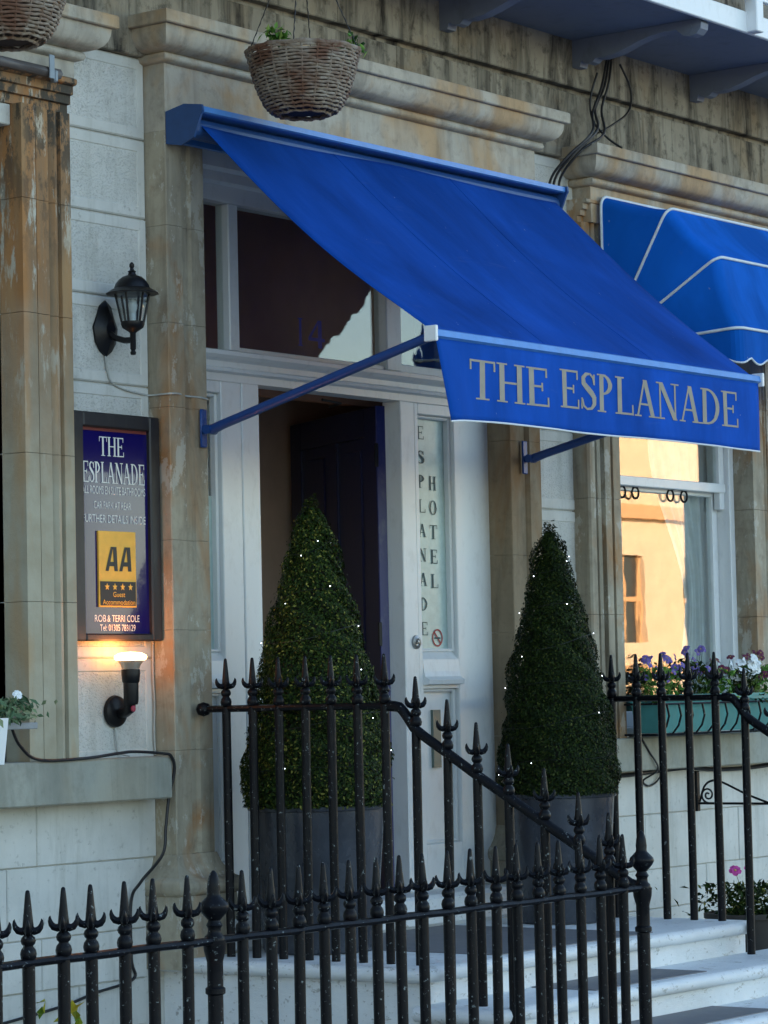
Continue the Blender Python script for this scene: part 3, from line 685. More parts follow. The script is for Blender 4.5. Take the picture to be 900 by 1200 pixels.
# ------------------------------------------------------------------ iron railings
def bar_mesh(L, r=.0185, cache={}):
    k = round(L, 3)
    if k not in cache: cache[k] = MB().lathe([(r,0),(r,L*.5),(r,L)], (0,0,0), 10).mesh('bar', IRON, 40)
    return cache[k]
def finial_mesh():
    b = MB().lathe([(.0185,0),(.022,.004),(.024,.016),(.021,.028),(.0145,.036),(.0145,.039),(.0195,.044),(.022,.053),(.019,.062),(.012,.069),(.011,.073),(.015,.080),(.0165,.09),(.0155,.10),(.014,.115),(.0115,.14),(.0092,.165),(.0075,.182),(.006,.191),(.003,.1945),(0,.195)], (0,0,0), 10)
    for k in range(4):
        a = k*math.pi/2+math.pi/4; ca, sa = math.cos(a), math.sin(a)
        P = [(.006,.084),(.018,.079),(.028,.082),(.035,.090),(.0385,.100),(.039,.109),(.0375,.114)]
        b.tube([(r*ca, r*sa, z) for r, z in P], [.013,.0125,.0115,.0095,.007,.004,.001], 6)
    return b.mesh('spear_finial', IRON, 50)
FIN = finial_mesh()
FIN2 = FIN.copy(); FIN2.name = 'spear_finial'
BULB = MB().lathe([(.022,-.02),(.03,-.012),(.033,0),(.03,.012),(.022,.02),(.02,.035),(.026,.045),(.02,.055),(.019,.06),(.024,.066),(.038,.082),(.047,.098),(.044,.11),(.032,.122),(.022,.132),(.02,.14),(.021,.155),(.018,.18),(.012,.20),(.004,.21),(0,.211)], (0,0,0), 16).mesh('vase_finial', IRON, 50)
def bar(rl, x, y, z0, zr, fin=FIN, r=.0185):
    o = inst('bar', bar_mesh(zr-z0, r), rl, (x, y, z0)); o.rotation_euler = (random.uniform(-.004,.004), random.uniform(-.004,.004), random.uniform(-.15,.15))
    inst('finial', fin, o, (x, y, zr+.006)); return o
RA = thing('front_railing', (-1.5, -2.127, 0), 'low black spear-topped iron railing along the pavement in front of the hotel', 'railing')
yA = -2.127
for x in [-3.53,-3.395,-3.26,-3.123,-2.985,-2.859,-2.718,-2.586,-2.438,-2.176,-2.033,-1.9,-1.764,-1.625,-1.483,-1.352,-1.227,-1.085,-.95,-.807,-.671,-.537,-.401,-.267,-.131,.014]:
    bar(RA, x, yA, -.0, .768)
for x in (-2.31, .15):
    o = inst('post', MB().lathe([(.024,0),(.024,.60),(.031,.605),(.031,.62),(.025,.625),(.025,.70),(.034,.735),(.036,.765)], (0,0,0), 12).mesh('post', IRON, 40), RA, (x, yA, 0)); inst('vase_finial', BULB, o, (x, yA, .765))
MB().tube([(-3.62+i*.12, yA+.0008*math.sin(i*2.1), .764+.0015*math.sin(i*1.7)) for i in range(33)][:-1]+[(.15,yA,.766)], .021, 8, sy=.62).build('top_rail', IRON, RA, 40)
MB().cbox(-3.62, .2, yA-.02, yA+.02, .06, .085, .004).build('bottom_rail', IRON, RA)
def stair_rail(x, label, ys, extra):
    rl = thing('stair_railing', (x, -1.0, .443), label, 'railing', 'railings beside the entrance steps')
    def rz(y):
        P = [(0,1.452),(-1.0,1.452),(-1.04,1.445),(-1.07,1.41),(-1.105,1.362),(-1.16,1.325),(-1.255,1.268),(-1.40,1.178),(-2.08,.778),(-2.127,.766)]
        for (a, b), (c, d) in zip(P, P[1:]):
            if y >= c: return b+(d-b)*(y-a)/(c-a)
        return .766
    sh = extra
    def rr(y): return rz(y+sh) if y+sh < 0 else 1.452
    for y in ys:
        z0 = .443 if y > -1.2 else .298 if y > -1.53 else .153 if y > -1.86 else 0
        bar(rl, x, y, z0-.002, rr(y)+.006, FIN)
    MB().tube([(x, 0, 1.452), (x, -.5-sh, 1.453), (x, -1.03-sh, 1.452)], .014, 8).build('level_rail', IRON, rl, 40)
    MB().tube([(x, y-sh, rz(y)) for y in (-.985,-1.01,-1.035,-1.055,-1.075,-1.09,-1.105,-1.13,-1.16,-1.2,-1.255,-1.4,-1.7,-2.0,-2.08,-2.127)], .021, 8).build('sloping_handrail', IRON, rl, 50)
    MB().lathe([(0,-.03),(.024,-.022),(.033,0),(.024,.022),(0,.03)], (x, -.03, 1.452), 12).build('wall_boss', IRON, rl, 50)
    return rl
stair_rail(.146, 'black stair railing in front of the left topiary, beside the landing', [-.155,-.29,-.428,-.56,-.695,-.831,-.966,-1.109,-1.255,-1.402,-1.545,-1.703,-1.857,-1.985], 0)
rc_ = stair_rail(2.49, 'black stair railing on the right, in front of the flower box', [-.125,-.265,-.40,-.537,-.672,-.806,-.948,-1.094,-1.24,-1.385,-1.53,-1.68,-1.83,-1.98], .145)
o = inst('post', bpy.data.meshes['post'], rc_, (2.49, -2.27, 0)); inst('vase_finial', BULB, o, (2.49, -2.27, .765))

# ------------------------------------------------------------------ box trees in pots
def leaves(pts, nrm, size, rnd, asp=.55):
    """one folded rhombic leaf per point"""
    n = len(pts); d = rnd.normal(size=(n,3)); d -= 0; d /= np.linalg.norm(d, axis=1)[:,None]
    t = d-nrm*(np.sum(d*nrm, axis=1)*.75)[:,None]; t /= np.linalg.norm(t, axis=1)[:,None]+1e-9
    m = nrm+rnd.normal(size=(n,3))*.4; s = np.cross(t, m); s /= np.linalg.norm(s, axis=1)[:,None]+1e-9
    f = np.cross(s, t); L = (size*rnd.uniform(.7, 1.3, n))[:,None]
    a = pts-t*L; b = pts+s*L*asp+f*L*.18; c = pts+t*L; e = pts-s*L*asp+f*L*.18
    v = np.stack([a,b,c,e], 1).reshape(-1,3)
    k = np.arange(n)*4
    return v, np.concatenate([np.stack([k,k+1,k+2],1), np.stack([k,k+2,k+3],1)])
def leafobj(name, v, f, mat, parent=None, at=(0,0,0)):
    o0 = WO[parent.name] if parent else Vector(at)
    me = bpy.data.meshes.new(name); me.from_pydata((v-np.array(o0)).tolist(), [], f.tolist()); me.materials.append(mat); me.update()
    o = bpy.data.objects.new(name, me); col.objects.link(o)
    if parent: o.parent = parent
    else: o.location = o0
    WO[o.name] = Vector(o0); return o
def topiary(cx, cy, z0, z1, R, seed, mat, label, plabel, flabel, n=52000, shape=0, lean=0.):
    rnd = np.random.default_rng(seed)
    pot = thing('plant_pot', (cx, cy, .447), plabel, 'plant pot', 'lead-grey pots by the door')
    zr = z0-.015
    MB().lathe([(.228*R/.302,0),(.234*R/.302,.012),(.276*R/.302,zr-.447-.02),(.287*R/.302,zr-.447-.016),(.29*R/.302,zr-.447),(.272*R/.302,zr-.447),(.255*R/.302,zr-.447-.04),(0,zr-.447-.045)], (cx,cy,.447), 40).build('pot_body', LEAD, pot, 45)
    MB().lathe([(0,zr-.52),(.25*R/.302,zr-.52),(.25*R/.302,zr-.515),(0,zr-.505)], (cx,cy,.447), 20).build('soil', CORE, pot)
    tr = thing('box_tree', (cx, cy, z0-.05), label, 'topiary tree', 'clipped box cones by the door')
    tk = MB().tube([(cx,cy,z0-.06),(cx+.01,cy,z0+.2),(cx,cy-.005,z1-.15)], [.022,.018,.006], 8)
    for k in range(26):
        a = k*2.4; z = z0+.06+(z1-z0-.25)*k/26; rr = R*.8*(1-(z-z0)/(z1-z0)); tk.tube([(cx,cy,z-.03),(cx+rr*.5*math.cos(a),cy+rr*.5*math.sin(a),z+.02),(cx+rr*math.cos(a),cy+rr*math.sin(a),z+.08)], [.007,.005,.002], 5)
    tk.build('trunk', plain('box_bark', (.10,.08,.05), .9), tr)
    def prof(t): return R*np.interp(t, [0,.13,.35,.53,.68,.80,.90,.96,1.0], [1.0,1.02,.85,.70,.53,.39,.28,.19,.07])
    # lumpy low-frequency field
    ph = rnd.uniform(0, 6.28, (10,)); fq = rnd.integers(2, 9, 10); fz = rnd.uniform(4, 22, 10)
    def lump(a, t): return sum(np.sin(fq[i]*a+fz[i]*t*3+ph[i]) for i in range(10))*.0042
    t = rnd.uniform(0, 1, n*3); t = t[rnd.uniform(0, 1, n*3) < (prof(t)/R+.22)/1.22]; n = min(n, len(t)); t = t[:n]; a = rnd.uniform(0, 2*np.pi, n)
    dep = rnd.uniform(0, 1, n)**2*.035
    r = np.maximum(prof(t)+lump(a, t)-dep+rnd.normal(size=n)*.0022, .002)
    p = np.stack([cx+lean*t+r*np.cos(a), cy+r*np.sin(a), z0-.02+t*(z1-z0)], 1)
    nr = np.stack([np.cos(a), np.sin(a), np.full(n, .35)], 1); nr /= np.linalg.norm(nr, axis=1)[:,None]
    v, f = leaves(p, nr, .0074, rnd)
    # sprigs at the tip and stray shoots
    m = 420; k = rnd.integers(0, 7, m); ang = k*.9; tt = rnd.uniform(0, 1, m)
    hgt = np.array([.05,.03,.045,.02,.035,.06,.025])[k]
    q = np.stack([cx+lean+.022*np.cos(ang)*(k > 0)+rnd.normal(size=m)*.006, cy+.022*np.sin(ang)*(k > 0)+rnd.normal(size=m)*.006, z1-.07+tt*(.05+hgt)], 1)
    v2, f2 = leaves(q, np.tile([0,0,1.], (m,1)), .0075, rnd)
    m = 900; t3 = rnd.uniform(0, .95, m); a3 = rnd.uniform(0, 6.28, m); r3 = prof(t3)+rnd.uniform(0, 1, m)**2*.013
    v3, f3 = leaves(np.stack([cx+lean*t3+r3*np.cos(a3), cy+r3*np.sin(a3), z0+t3*(z1-z0)], 1), np.stack([np.cos(a3), np.sin(a3), np.full(m,.5)],1), .007, rnd)
    V = np.concatenate([v, v2, v3]); Fc = np.concatenate([f, f2+len(v), f3+len(v)+len(v2)])
    leafobj('crown', V, Fc, mat, tr)
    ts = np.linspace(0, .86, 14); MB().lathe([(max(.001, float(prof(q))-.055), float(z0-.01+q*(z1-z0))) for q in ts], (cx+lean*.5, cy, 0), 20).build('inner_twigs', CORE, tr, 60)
    # fairy lights
    fl = thing('fairy_lights', (cx, cy, z0), flabel, 'fairy lights', 'fairy lights on the box cones')
    wp = []; nb = 30; bulbs = []
    for i in range(241):
        tq = .03+.9*i/240; aa = i/240*2*math.pi*6.2; rr = float(prof(np.array(tq)))+.004
        wp.append((cx+lean*tq+rr*math.cos(aa), cy+rr*math.sin(aa), z0+tq*(z1-z0)+.012*math.sin(i*.4)))
        jt = .3*rnd.normal()
        if i % 8 == 4 and rnd.uniform() < .6: bulbs.append((cx+lean*tq+(rr+.006)*math.cos(aa+jt), cy+(rr+.006)*math.sin(aa+jt), z0+tq*(z1-z0)+rnd.uniform(-.02, .02)))
    MB().tube(wp, .0009, 4).build('wire', CABLE, fl)
    for b_ in bulbs: inst('bulb', FB, fl, b_)
FB = MB().lathe([(0,-.0022),(.0015,-.0014),(.002,0),(.0015,.0014),(0,.0022)], (0,0,0), 8).mesh('bulb', emit('fairy_bulb', (.80,.90,1.0), 2.6), 60)
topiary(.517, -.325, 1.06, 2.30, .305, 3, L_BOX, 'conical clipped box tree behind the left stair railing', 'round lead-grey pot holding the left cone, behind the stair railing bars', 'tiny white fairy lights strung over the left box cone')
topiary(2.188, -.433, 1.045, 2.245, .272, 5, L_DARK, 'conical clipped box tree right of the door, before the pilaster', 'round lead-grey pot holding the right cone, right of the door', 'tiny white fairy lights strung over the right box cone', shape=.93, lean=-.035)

# ------------------------------------------------------------------ wall lantern
L = thing('wall_lantern', (-.272, .10, 3.0), 'black six-sided coach lantern on the white wall above the sign', 'lantern')
pl = [(.0,.118),(.032,.095),(.05,.05),(.072,.005),(.06,-.055),(.035,-.09),(.0,-.113),(-.035,-.09),(-.06,-.055),(-.072,.005),(-.05,.05),(-.032,.095)]
b = MB(); n = len(pl); rings = [(1.0, .109), (1.0, .10), (.72, .085), (.4, .072)]
vs = [(-.272+x*k, y, 3.005+z*k) for k, y in rings for x, z in pl]
b.add(vs, [(j*n+i, j*n+(i+1) % n, (j+1)*n+(i+1) % n, (j+1)*n+i) for j in range(3) for i in range(n)]+[tuple(range(3*n, 4*n))]).build('wall_plate', BLACK, L, 25)
lc = (-.272, -.045, 0)
MB().tube([(-.272,.08,2.985),(-.272,.05,2.965),(-.272,.0,2.95),(-.272,-.045,2.948)], [.014,.013,.013,.013], 10).build('arm', BLACK, L, 50)
MB().lathe([(0,2.886),(.010,2.888),(.0125,2.897),(.008,2.906),(.012,2.912),(.012,2.975),(.016,2.98),(.024,2.985),(.043,2.998),(.048,3.012),(.048,3.022),(0,3.024)], lc, 24).build('base_cup', BLACK, L, 40)
for k in range(6):
    a = k*math.pi/3+.35; ca, sa = math.cos(a), math.sin(a)
    MB().tube([(lc[0]+.045*ca, lc[1]+.045*sa, 3.02), (lc[0]+.07*ca, lc[1]+.07*sa, 3.135)], .0048, 6).build('cage_bar', BLACK, L)
    a2 = a+math.pi/3; P = [(lc[0]+.043*ca, lc[1]+.043*sa, 3.022), (lc[0]+.043*math.cos(a2), lc[1]+.043*math.sin(a2), 3.022), (lc[0]+.067*math.cos(a2), lc[1]+.067*math.sin(a2), 3.133), (lc[0]+.067*ca, lc[1]+.067*sa, 3.133)]
    MB().add(P, [(0,1,2,3)]).build('pane', G_LAMP, L)
MB().lathe([(.108,3.134),(.109,3.137),(.085,3.152),(.074,3.158),(.068,3.175),(.055,3.192),(.04,3.204),(.018,3.212),(.014,3.222),(.018,3.226),(.009,3.232),(.007,3.24),(.0105,3.247),(.010,3.256),(.004,3.264),(0,3.265)], lc, 12, rot=.35).build('roof', BLACK, L, 30)
MB().lathe([(.0,3.024),(.014,3.024),(.014,3.055),(.013,3.056),(.019,3.075),(.021,3.09),(.015,3.108),(0,3.115)], lc, 14).build('bulb', plain('opal_bulb', (.72,.78,.78), .2), L, 50)

# ------------------------------------------------------------------ sign board
SG = thing('sign_board', (-.272, .06, 1.735), 'navy framed hotel sign board with yellow rating plaque beside the door', 'sign')
sx0, sx1, sz0, sz1, ys = -.537, -.012, 1.735, 2.655, .045
fwid = .062
for a, b, c, d in ((sx0,sx0+fwid,sz0,sz1),(sx1-fwid,sx1,sz0,sz1),(sx0+fwid,sx1-fwid,sz0,sz0+.03),(sx0+fwid,sx1-fwid,sz1-.06,sz1)):
    MB().cbox(a, b, ys, ys+.045, c, d, .006).build('frame_rail', P_FRAME, SG)
t = NT('navy_sign_panel'); t.fin((.008,.005,.085), .15, spec=.25, Coat_Weight=.55, Coat_Roughness=.03, Coat_IOR=1.52); NAVY = t.mat
MB().box(sx0+.05, sx1-.05, ys+.02, ys+.03, sz0+.02, sz1-.05).build('panel', NAVY, SG)
MB().box(sx0+fwid+.004, sx1-fwid-.004, ys+.017, ys+.0199, sz1-.073, sz1-.061).build('red_edge', plain('red_frame_edge', (.16,.03,.02), .6), SG)
MB().box(sx0+.02, sx0+.06, ys+.046, YW-.001, sz0+.2, sz0+.25).box(sx1-.06, sx1-.02, ys+.046, YW-.001, sz0+.2, sz0+.25).build('batten', P_FRAME, SG)
yt = ys+.0185; ix0 = sx0+fwid; iw = sx1-sx0-2*fwid
def sgx(p): return ix0+iw*(p-100.)/77.
def line(txt, pa, pb, z0, h, f=serif): f(txt, sgx(pa), sgx(pb), h, z0, yt).build('lettering', WHITE, SG)
line('THE', 121, 150, 2.482, .078); line('ESPLANADE', 101, 174, 2.372, .085)
line('ALL ROOMS EN SUITE BATHROOMS', 101, 174, 2.327, .032, sans); line('CAR PARK AT REAR', 114, 157, 2.268, .03, sans); line('FURTHER DETAILS INSIDE', 101, 174, 2.212, .032, sans)
line('ROB', 113, 126, 1.813, .027, sans); line('&', 127.5, 131, 1.813, .027, sans); line('TERRI COLE', 133, 165, 1.813, .027, sans); line('Tel: 01305 783129', 119, 160, 1.776, .026, sans)
YEL = plain('yellow_plaque', (.85,.45,.05), .5); BLK = plain('black_plaque', (.02,.018,.015), .5)
ax0, ax1 = sgx(117), sgx(160); az0, az1 = 1.872, 2.178; ya = ys+.011
pq = MB().box(ax0, ax1, ya, ya+.0085, az0, az1).build('rating_plaque', YEL, SG)
MB().box(ax0+.006, ax1-.004, ya-.0015, ya-.0002, az0+.006, 1.975).build('plaque_lower_field', BLK, pq)
aw = (ax1-ax0)
def boldA(x, w, z, h):
    P = [[(0,0),(.26,0),(.66,1),(.46,1)], [(.72,0),(1.0,0),(.92,1),(.62,1)], [(.22,.2),(.8,.2),(.8,.38),(.3,.38)]]
    m = MB()
    for i, q in enumerate(P): m.add([(x+a*w, ya-.0015-.0003*i, z+b*h) for a, b in q], [(0,1,2,3)])
    return m
boldA(ax0+aw*.17, aw*.33, 2.017, .098).build('emblem_letter', BLK, pq); boldA(ax0+aw*.54, aw*.33, 2.017, .098).build('emblem_letter', BLK, pq)
for k in range(4):
    cx = ax0+aw*(.20+.21*k); cz = 1.953; m = MB()
    m.add([(cx+(.0155 if i % 2 == 0 else .0068)*math.sin(i*math.pi/5), ya-.003, cz+(.0155 if i % 2 == 0 else .0068)*math.cos(i*math.pi/5)) for i in range(10)], [tuple(range(10))])
    m.build('star', YEL, pq)
sans('Guest', ax0+aw*.36, ax0+aw*.68, .02, 1.913, ya-.003).build('lettering', YEL, pq)
sans('Accommodation', ax0+aw*.08, ax0+aw*.95, .02, 1.882, ya-.003).build('lettering', YEL, pq)

# ------------------------------------------------------------------ floodlight under the sign
U = thing('uplight', (-.25, .10, 1.45), 'lit black spot lamp on the white wall shining up at the sign', 'lamp')
b = MB().lathe([(.0,0),(.064,0),(.066,.006),(.062,.018),(.045,.028),(0,.031)], (0,0,0), 28); b.v = [(-.25+x, .108-z, 1.452+y) for x, y, z in b.v]
b.build('wall_plate', BLACK, U, 40)
MB().tube([(-.25,.085,1.445),(-.255,.04,1.447),(-.275,.0,1.462),(-.277,-.005,1.49)], [.018,.02,.022,.022], 12).build('knuckle', BLACK, U, 50)
b = MB().lathe([(0,0),(.013,0),(.013,.008),(0,.009)], (0,0,0), 14); b.v = [(-.285-z*.0+x*.8, -.022-z, 1.462+y) for x, y, z in b.v]; b.build('clamp_screw', plain('red_plastic', (.35,.03,.06), .4), U, 40)
uc = (-.277, -.008, 0)
MB().lathe([(.0,1.478),(.026,1.478),(.03,1.49),(.031,1.565),(.035,1.57),(.038,1.60),(.038,1.62),(0,1.621)], uc, 22).build('lamp_holder', BLACK, U, 35)
MB().lathe([(.036,1.621),(.040,1.635),(.055,1.6545),(.055,1.656)], uc, 26).build('reflector', plain('silvered_bulb', (.55,.5,.42), .2, .6), U, 50)
MB().lathe([(.056,1.655),(.0655,1.662),(.0665,1.670),(.064,1.676),(.045,1.686),(0,1.69)], uc, 26).build('lens', emit('lit_lens', (1.0,.52,.16), 4.5), U, 50)
pt = bpy.data.lights.new('uplight_glow', 'POINT'); pt.energy = .85; pt.color = (1.0,.27,.04); pt.shadow_soft_size = .03
po = bpy.data.objects.new('uplight_glow', pt); col.objects.link(po); po.parent = U; po.location = Vector((-.277,-.0,1.705))-WO[U.name]

# ------------------------------------------------------------------ hanging baskets
def basket(cx, cy, cz, R, Hh, label, seed):
    t = thing('hanging_basket', (cx, cy, cz-Hh), label, 'hanging basket', 'wicker hanging baskets')
    rnd = np.random.default_rng(seed); rr = random.Random(seed)
    prof = [(0,-Hh+.012),(R*.4,-Hh+.012),(R*.66,-Hh+.05),(R*.84,-Hh*.52),(R*.93,-.02),(R*.90,-.02),(0,-.03)]
    MB().lathe(prof, (cx,cy,cz), 32).build('lining', WICKDARK, t, 60)
    n = 21
    for k in range(n):
        v = k/(n-1); r = R*(.42+.58*v**.42) if k else R*.45; z = -Hh+Hh*v
        MB().tube([(cx+(r+.003*math.sin(22*a*2*math.pi/88+k*math.pi))*math.cos(a*2*math.pi/88), cy+(r+.003*math.sin(22*a*2*math.pi/88+k*math.pi))*math.sin(a*2*math.pi/88), cz+z+.002*math.sin(a*.7+k)+rr.uniform(-.0012,.0012)) for a in range(89)], .006 if k < n-1 else .010, 6).build('cane', WICK, t, 60)
    for k in range(22):
        a = (k+.25)*2*math.pi/22
        MB().tube([(cx+R*(.42+.58*v**.42)*1.01*math.cos(a), cy+R*(.42+.58*v**.42)*1.01*math.sin(a), cz-Hh+Hh*v) for v in (0,.1,.3,.6,1.0)], .0045, 5).build('stake', WICK, t, 60)
    for k in range(4):
        a = k*math.pi/2+.5; p = Vector((cx+R*math.cos(a), cy+R*math.sin(a), cz)); q = Vector((cx, cy, 4.72))
        MB().tube([p.lerp(q, i/30) + Vector((.0016*(i % 2), .0016*((i+1) % 2), 0)) for i in range(31)], [.0032 if i % 2 else .0018 for i in range(31)], 6).build('chain', CABLE, t)
    MB().tube([(cx,cy,4.72),(cx,cy,4.775)], .005).build('hook', CABLE, t)
    return t
def sprig(name, c, n, spread, h, size, mat, label, cat, seed, parent=None, group=None):
    rnd = np.random.default_rng(seed)
    p = rnd.normal(size=(n,3))*np.array([spread,spread,h*.3])+np.array([0,0,h*.5]); p[:,2] = np.abs(p[:,2])
    p += np.array(c)
    nr = rnd.normal(size=(n,3)); nr[:,2] = abs(nr[:,2])+.4; nr /= np.linalg.norm(nr, axis=1)[:,None]
    v, f = leaves(p, nr, size, rnd, .45)
    if parent: return leafobj(name, v, f, mat, parent)
    o = leafobj(name, v, f, mat, None, c); return tag(o, label, cat, group)
basket(.362, -.45, 4.165, .234, .262, 'round wicker hanging basket above the blue awning', 3)
basket(-1.40, -.45, 4.175, .234, .262, 'round wicker hanging basket at the top left corner', 4)
sprig('basket_plant', (.215,-.42,4.17), 90, .026, .075, .019, L_FRESH, 'small yellow-green plant at the left rim of the hanging basket', 'plant', 11)
sprig('basket_plant', (.56,-.55,4.16), 110, .03, .07, .019, L_FRESH, 'small green plant at the right rim of the hanging basket', 'plant', 12)

# ------------------------------------------------------------------ flower box and flowers under the bay window
FBX = thing('flower_box', (4.04, -.13, 1.255), 'turquoise trough in a black wire cradle on the bay window sill', 'flower box')
pf = [(-.065,1.275),(-.195,1.275),(-.215,1.40),(-.222,1.43),(-.232,1.435),(-.232,1.465),(-.222,1.465),(-.20,1.42),(-.05,1.42),(-.035,1.465),(-.025,1.465),(-.025,1.435),(-.035,1.43),(-.045,1.40)]
MB().prism(pf, 'x', 3.45, 4.62).build('trough', TEAL, FBX, 30)
for z, y in ((1.268,-.20),(1.42,-.242)): MB().tube([(3.42,-.02,z),(3.42,y,z),(4.65,y,z),(4.65,-.02,z)], .006, 6).build('cradle_rail', IRON, FBX)
for k in range(11):
    x = 3.46+k*.115; MB().tube([(x,-.02,1.262),(x,-.20,1.266),(x+.012,-.232,1.31),(x+.016,-.246,1.36),(x,-.243,1.42)], .0055, 6).build('cradle_bar', IRON, FBX)
def flower_mesh(mat, eye, r=.017, n=5):
    b = MB(); rr = random.Random(int(r*9999))
    for k in range(n):
        a = k*2*math.pi/n; ca, sa = math.cos(a), math.sin(a); w = r*.62
        b.add([(0,0,0),(r*.55*ca-w*sa,r*.55*sa+w*ca,.004),(r*1.05*ca-w*.6*sa,r*1.05*sa+w*.6*ca,.002),(r*1.1*ca,r*1.1*sa,-.002),(r*1.05*ca+w*.6*sa,r*1.05*sa-w*.6*ca,.002),(r*.55*ca+w*sa,r*.55*sa-w*ca,.004)], [tuple(range(6))])
    b.lathe([(0,.002),(r*.22,.004),(0,.007)], (0,0,0), 6, 1); return b.mesh('flower', [mat, eye])
EYE = plain('yellow_eye', (.55,.42,.05), .6)
PUR = plain('violet_petal', (.16,.11,.38), .6); WIN = plain('wine_petal', (.13,.012,.05), .6); WHT = plain('white_petal', (.80,.84,.84), .6); PNK = plain('magenta_petal', (.55,.05,.28), .6)
def flowering(name, cx, cy, cz, w, h, mat, nf, label, seed, lm, r=.019, nl=260, sp=1.0, group='plants in the flower box'):
    t = thing(name, (cx, cy, cz), label, 'plant', group); rr = random.Random(seed); rnd = np.random.default_rng(seed)
    n = nl; p = np.stack([rnd.uniform(-w, w, n), rnd.normal(size=n)*.045*sp, rnd.uniform(0, h*.8, n)**1.0], 1)+np.array([cx,cy,cz])
    nr = rnd.normal(size=(n,3)); nr[:,2] = abs(nr[:,2])+.3; nr /= np.linalg.norm(nr, axis=1)[:,None]
    v, f = leaves(p, nr, .021, rnd, .42); leafobj('foliage', v, f, lm, t)
    st = MB()
    for k in range(nf):
        x, y, z = cx+rr.uniform(-w, w), cy+rr.uniform(-.06, .05)*sp, cz+h*rr.uniform(.5, 1.12)
        st.tube([(x*.6+cx*.4, cy, cz), (x, y, z)], .0015, 4)
        o = inst('flower', FLM[(mat.name, r)], t, (x, y, z)); o.rotation_euler = (rr.uniform(.5,1.4), rr.uniform(-.5,.5), rr.uniform(-1.2,.4)); s = rr.uniform(.75, 1.15); o.scale = (s, s, s)
    stuff(st.build('stems', lm, t))
    return t
FLM = {}
for m_ in (PUR, WIN, WHT, PNK):
    for r_ in (.019, .026): FLM[(m_.name, r_)] = flower_mesh(m_, EYE if m_ is not WHT else WHT, r_)
flowering('pansy_plant', 3.60, -.13, 1.43, .13, .21, PUR, 24, 'violet flowers at the left end of the flower box', 21, L_FRESH)
flowering('pansy_plant', 3.88, -.13, 1.43, .14, .26, PUR, 22, 'taller violet flowers left of centre in the flower box', 22, L_BOX)
flowering('pansy_plant', 4.12, -.14, 1.43, .10, .20, WIN, 14, 'wine-red flowers in the middle of the flower box', 23, L_FRESH)
flowering('petunia_plant', 4.33, -.17, 1.42, .09, .20, WHT, 22, 'white flowers right of centre in the flower box', 24, L_BOX, .026)
flowering('pansy_plant', 4.52, -.14, 1.43, .12, .22, WIN, 20, 'wine-red flowers at the right end of the flower box', 25, L_FRESH)
# planter by the lower wall on the right
PT = thing('plant_pot', (3.75, -.5, .15), 'dark low pot by the lower wall at the right edge', 'plant pot')
MB().lathe([(.0,0),(.15,0),(.2,.2),(.215,.2),(.215,.225),(.19,.225),(.18,.19),(0,.185)], (3.75,-.5,.152), 24).build('pot_body', plain('dark_pot', (.04,.035,.03), .7), PT, 40)
flowering('geranium_plant', 3.75, -.5, .36, .2, .20, PNK, 4, 'green leafy plant with a magenta flower at the right edge', 26, L_BOX, .026, 700, 2.6, None)
# white box and plants at the left window
WB = thing('window_box', (-1.45, -.12, 1.267), 'white window box at the left edge on the stone sill', 'window box')
MB().prism([(-.05,1.267),(-.20,1.267),(-.225,1.44),(-.215,1.44),(-.195,1.40),(-.06,1.40),(-.045,1.44),(-.035,1.44)], 'x', -1.95, -1.21).build('trough', P_WHITE, WB)
MB().cbox(-1.12, -.95, -.13, -.11, 1.395, 1.42, .003).build('wooden_strip', plain('grey_strip', (.3,.32,.33), .7), WB)
flowering('trailing_plant', -1.20, -.12, 1.42, .2, .11, WHT, 4, 'pale green trailing plant in the white window box', 31, L_PALE, .019, 380, 1, None)
sprig('yellowing_shrub', (-2.02,-1.2,.02), 160, .07, .45, .03, L_AUT, 'yellow-green shrub leaves behind the railing at the bottom left', 'plant', 33)

# ------------------------------------------------------------------ curtain in the bay window
def curt(u, v):
    x = 4.22+.59*u; k = min(1, max(0, (v-.25)/.42)); k = k*k*(3-2*k)
    x = x+(4.77-x)*k*(.62 if v < .68 else .62-.25*(v-.68)/.32)
    return (x, .287+.012*math.sin(u*30)+.006*math.sin(u*71+3*v)+.008*math.exp(-((v-.66)/.06)**2)*math.sin(u*3.1), 3.3-2.02*v)
CU = sheet(curt, 80, 24).build('curtain', SOFT, None, 60); tag(CU, 'pale blue-grey tied curtain inside the bay window', 'curtain')
for lab, x in zip(('leftmost', 'second', 'third', 'rightmost'), (3.80, 3.93, 4.28, 4.42)):
    tag(MB().tube([(x+.032*math.sin(a*.25), .198, 2.522+.03*math.cos(a*.25)-.005) for a in range(26)], .006, 6).build('curtain_ring', IRON, None, 40), lab+' of four dark curtain rings below the sash meeting rail', 'curtain ring', 'rings below the meeting rail')
tag(MB().cbox(4.0, 4.20, 1.2, 1.3, 1.55, 2.2, .01).cbox(3.9, 4.3, 1.0, 1.5, .55, 1.5, .02).build('cabinet', plain('dark_wood', (.05,.035,.025), .5)), 'dark cabinet standing inside the bay window room', 'cabinet')

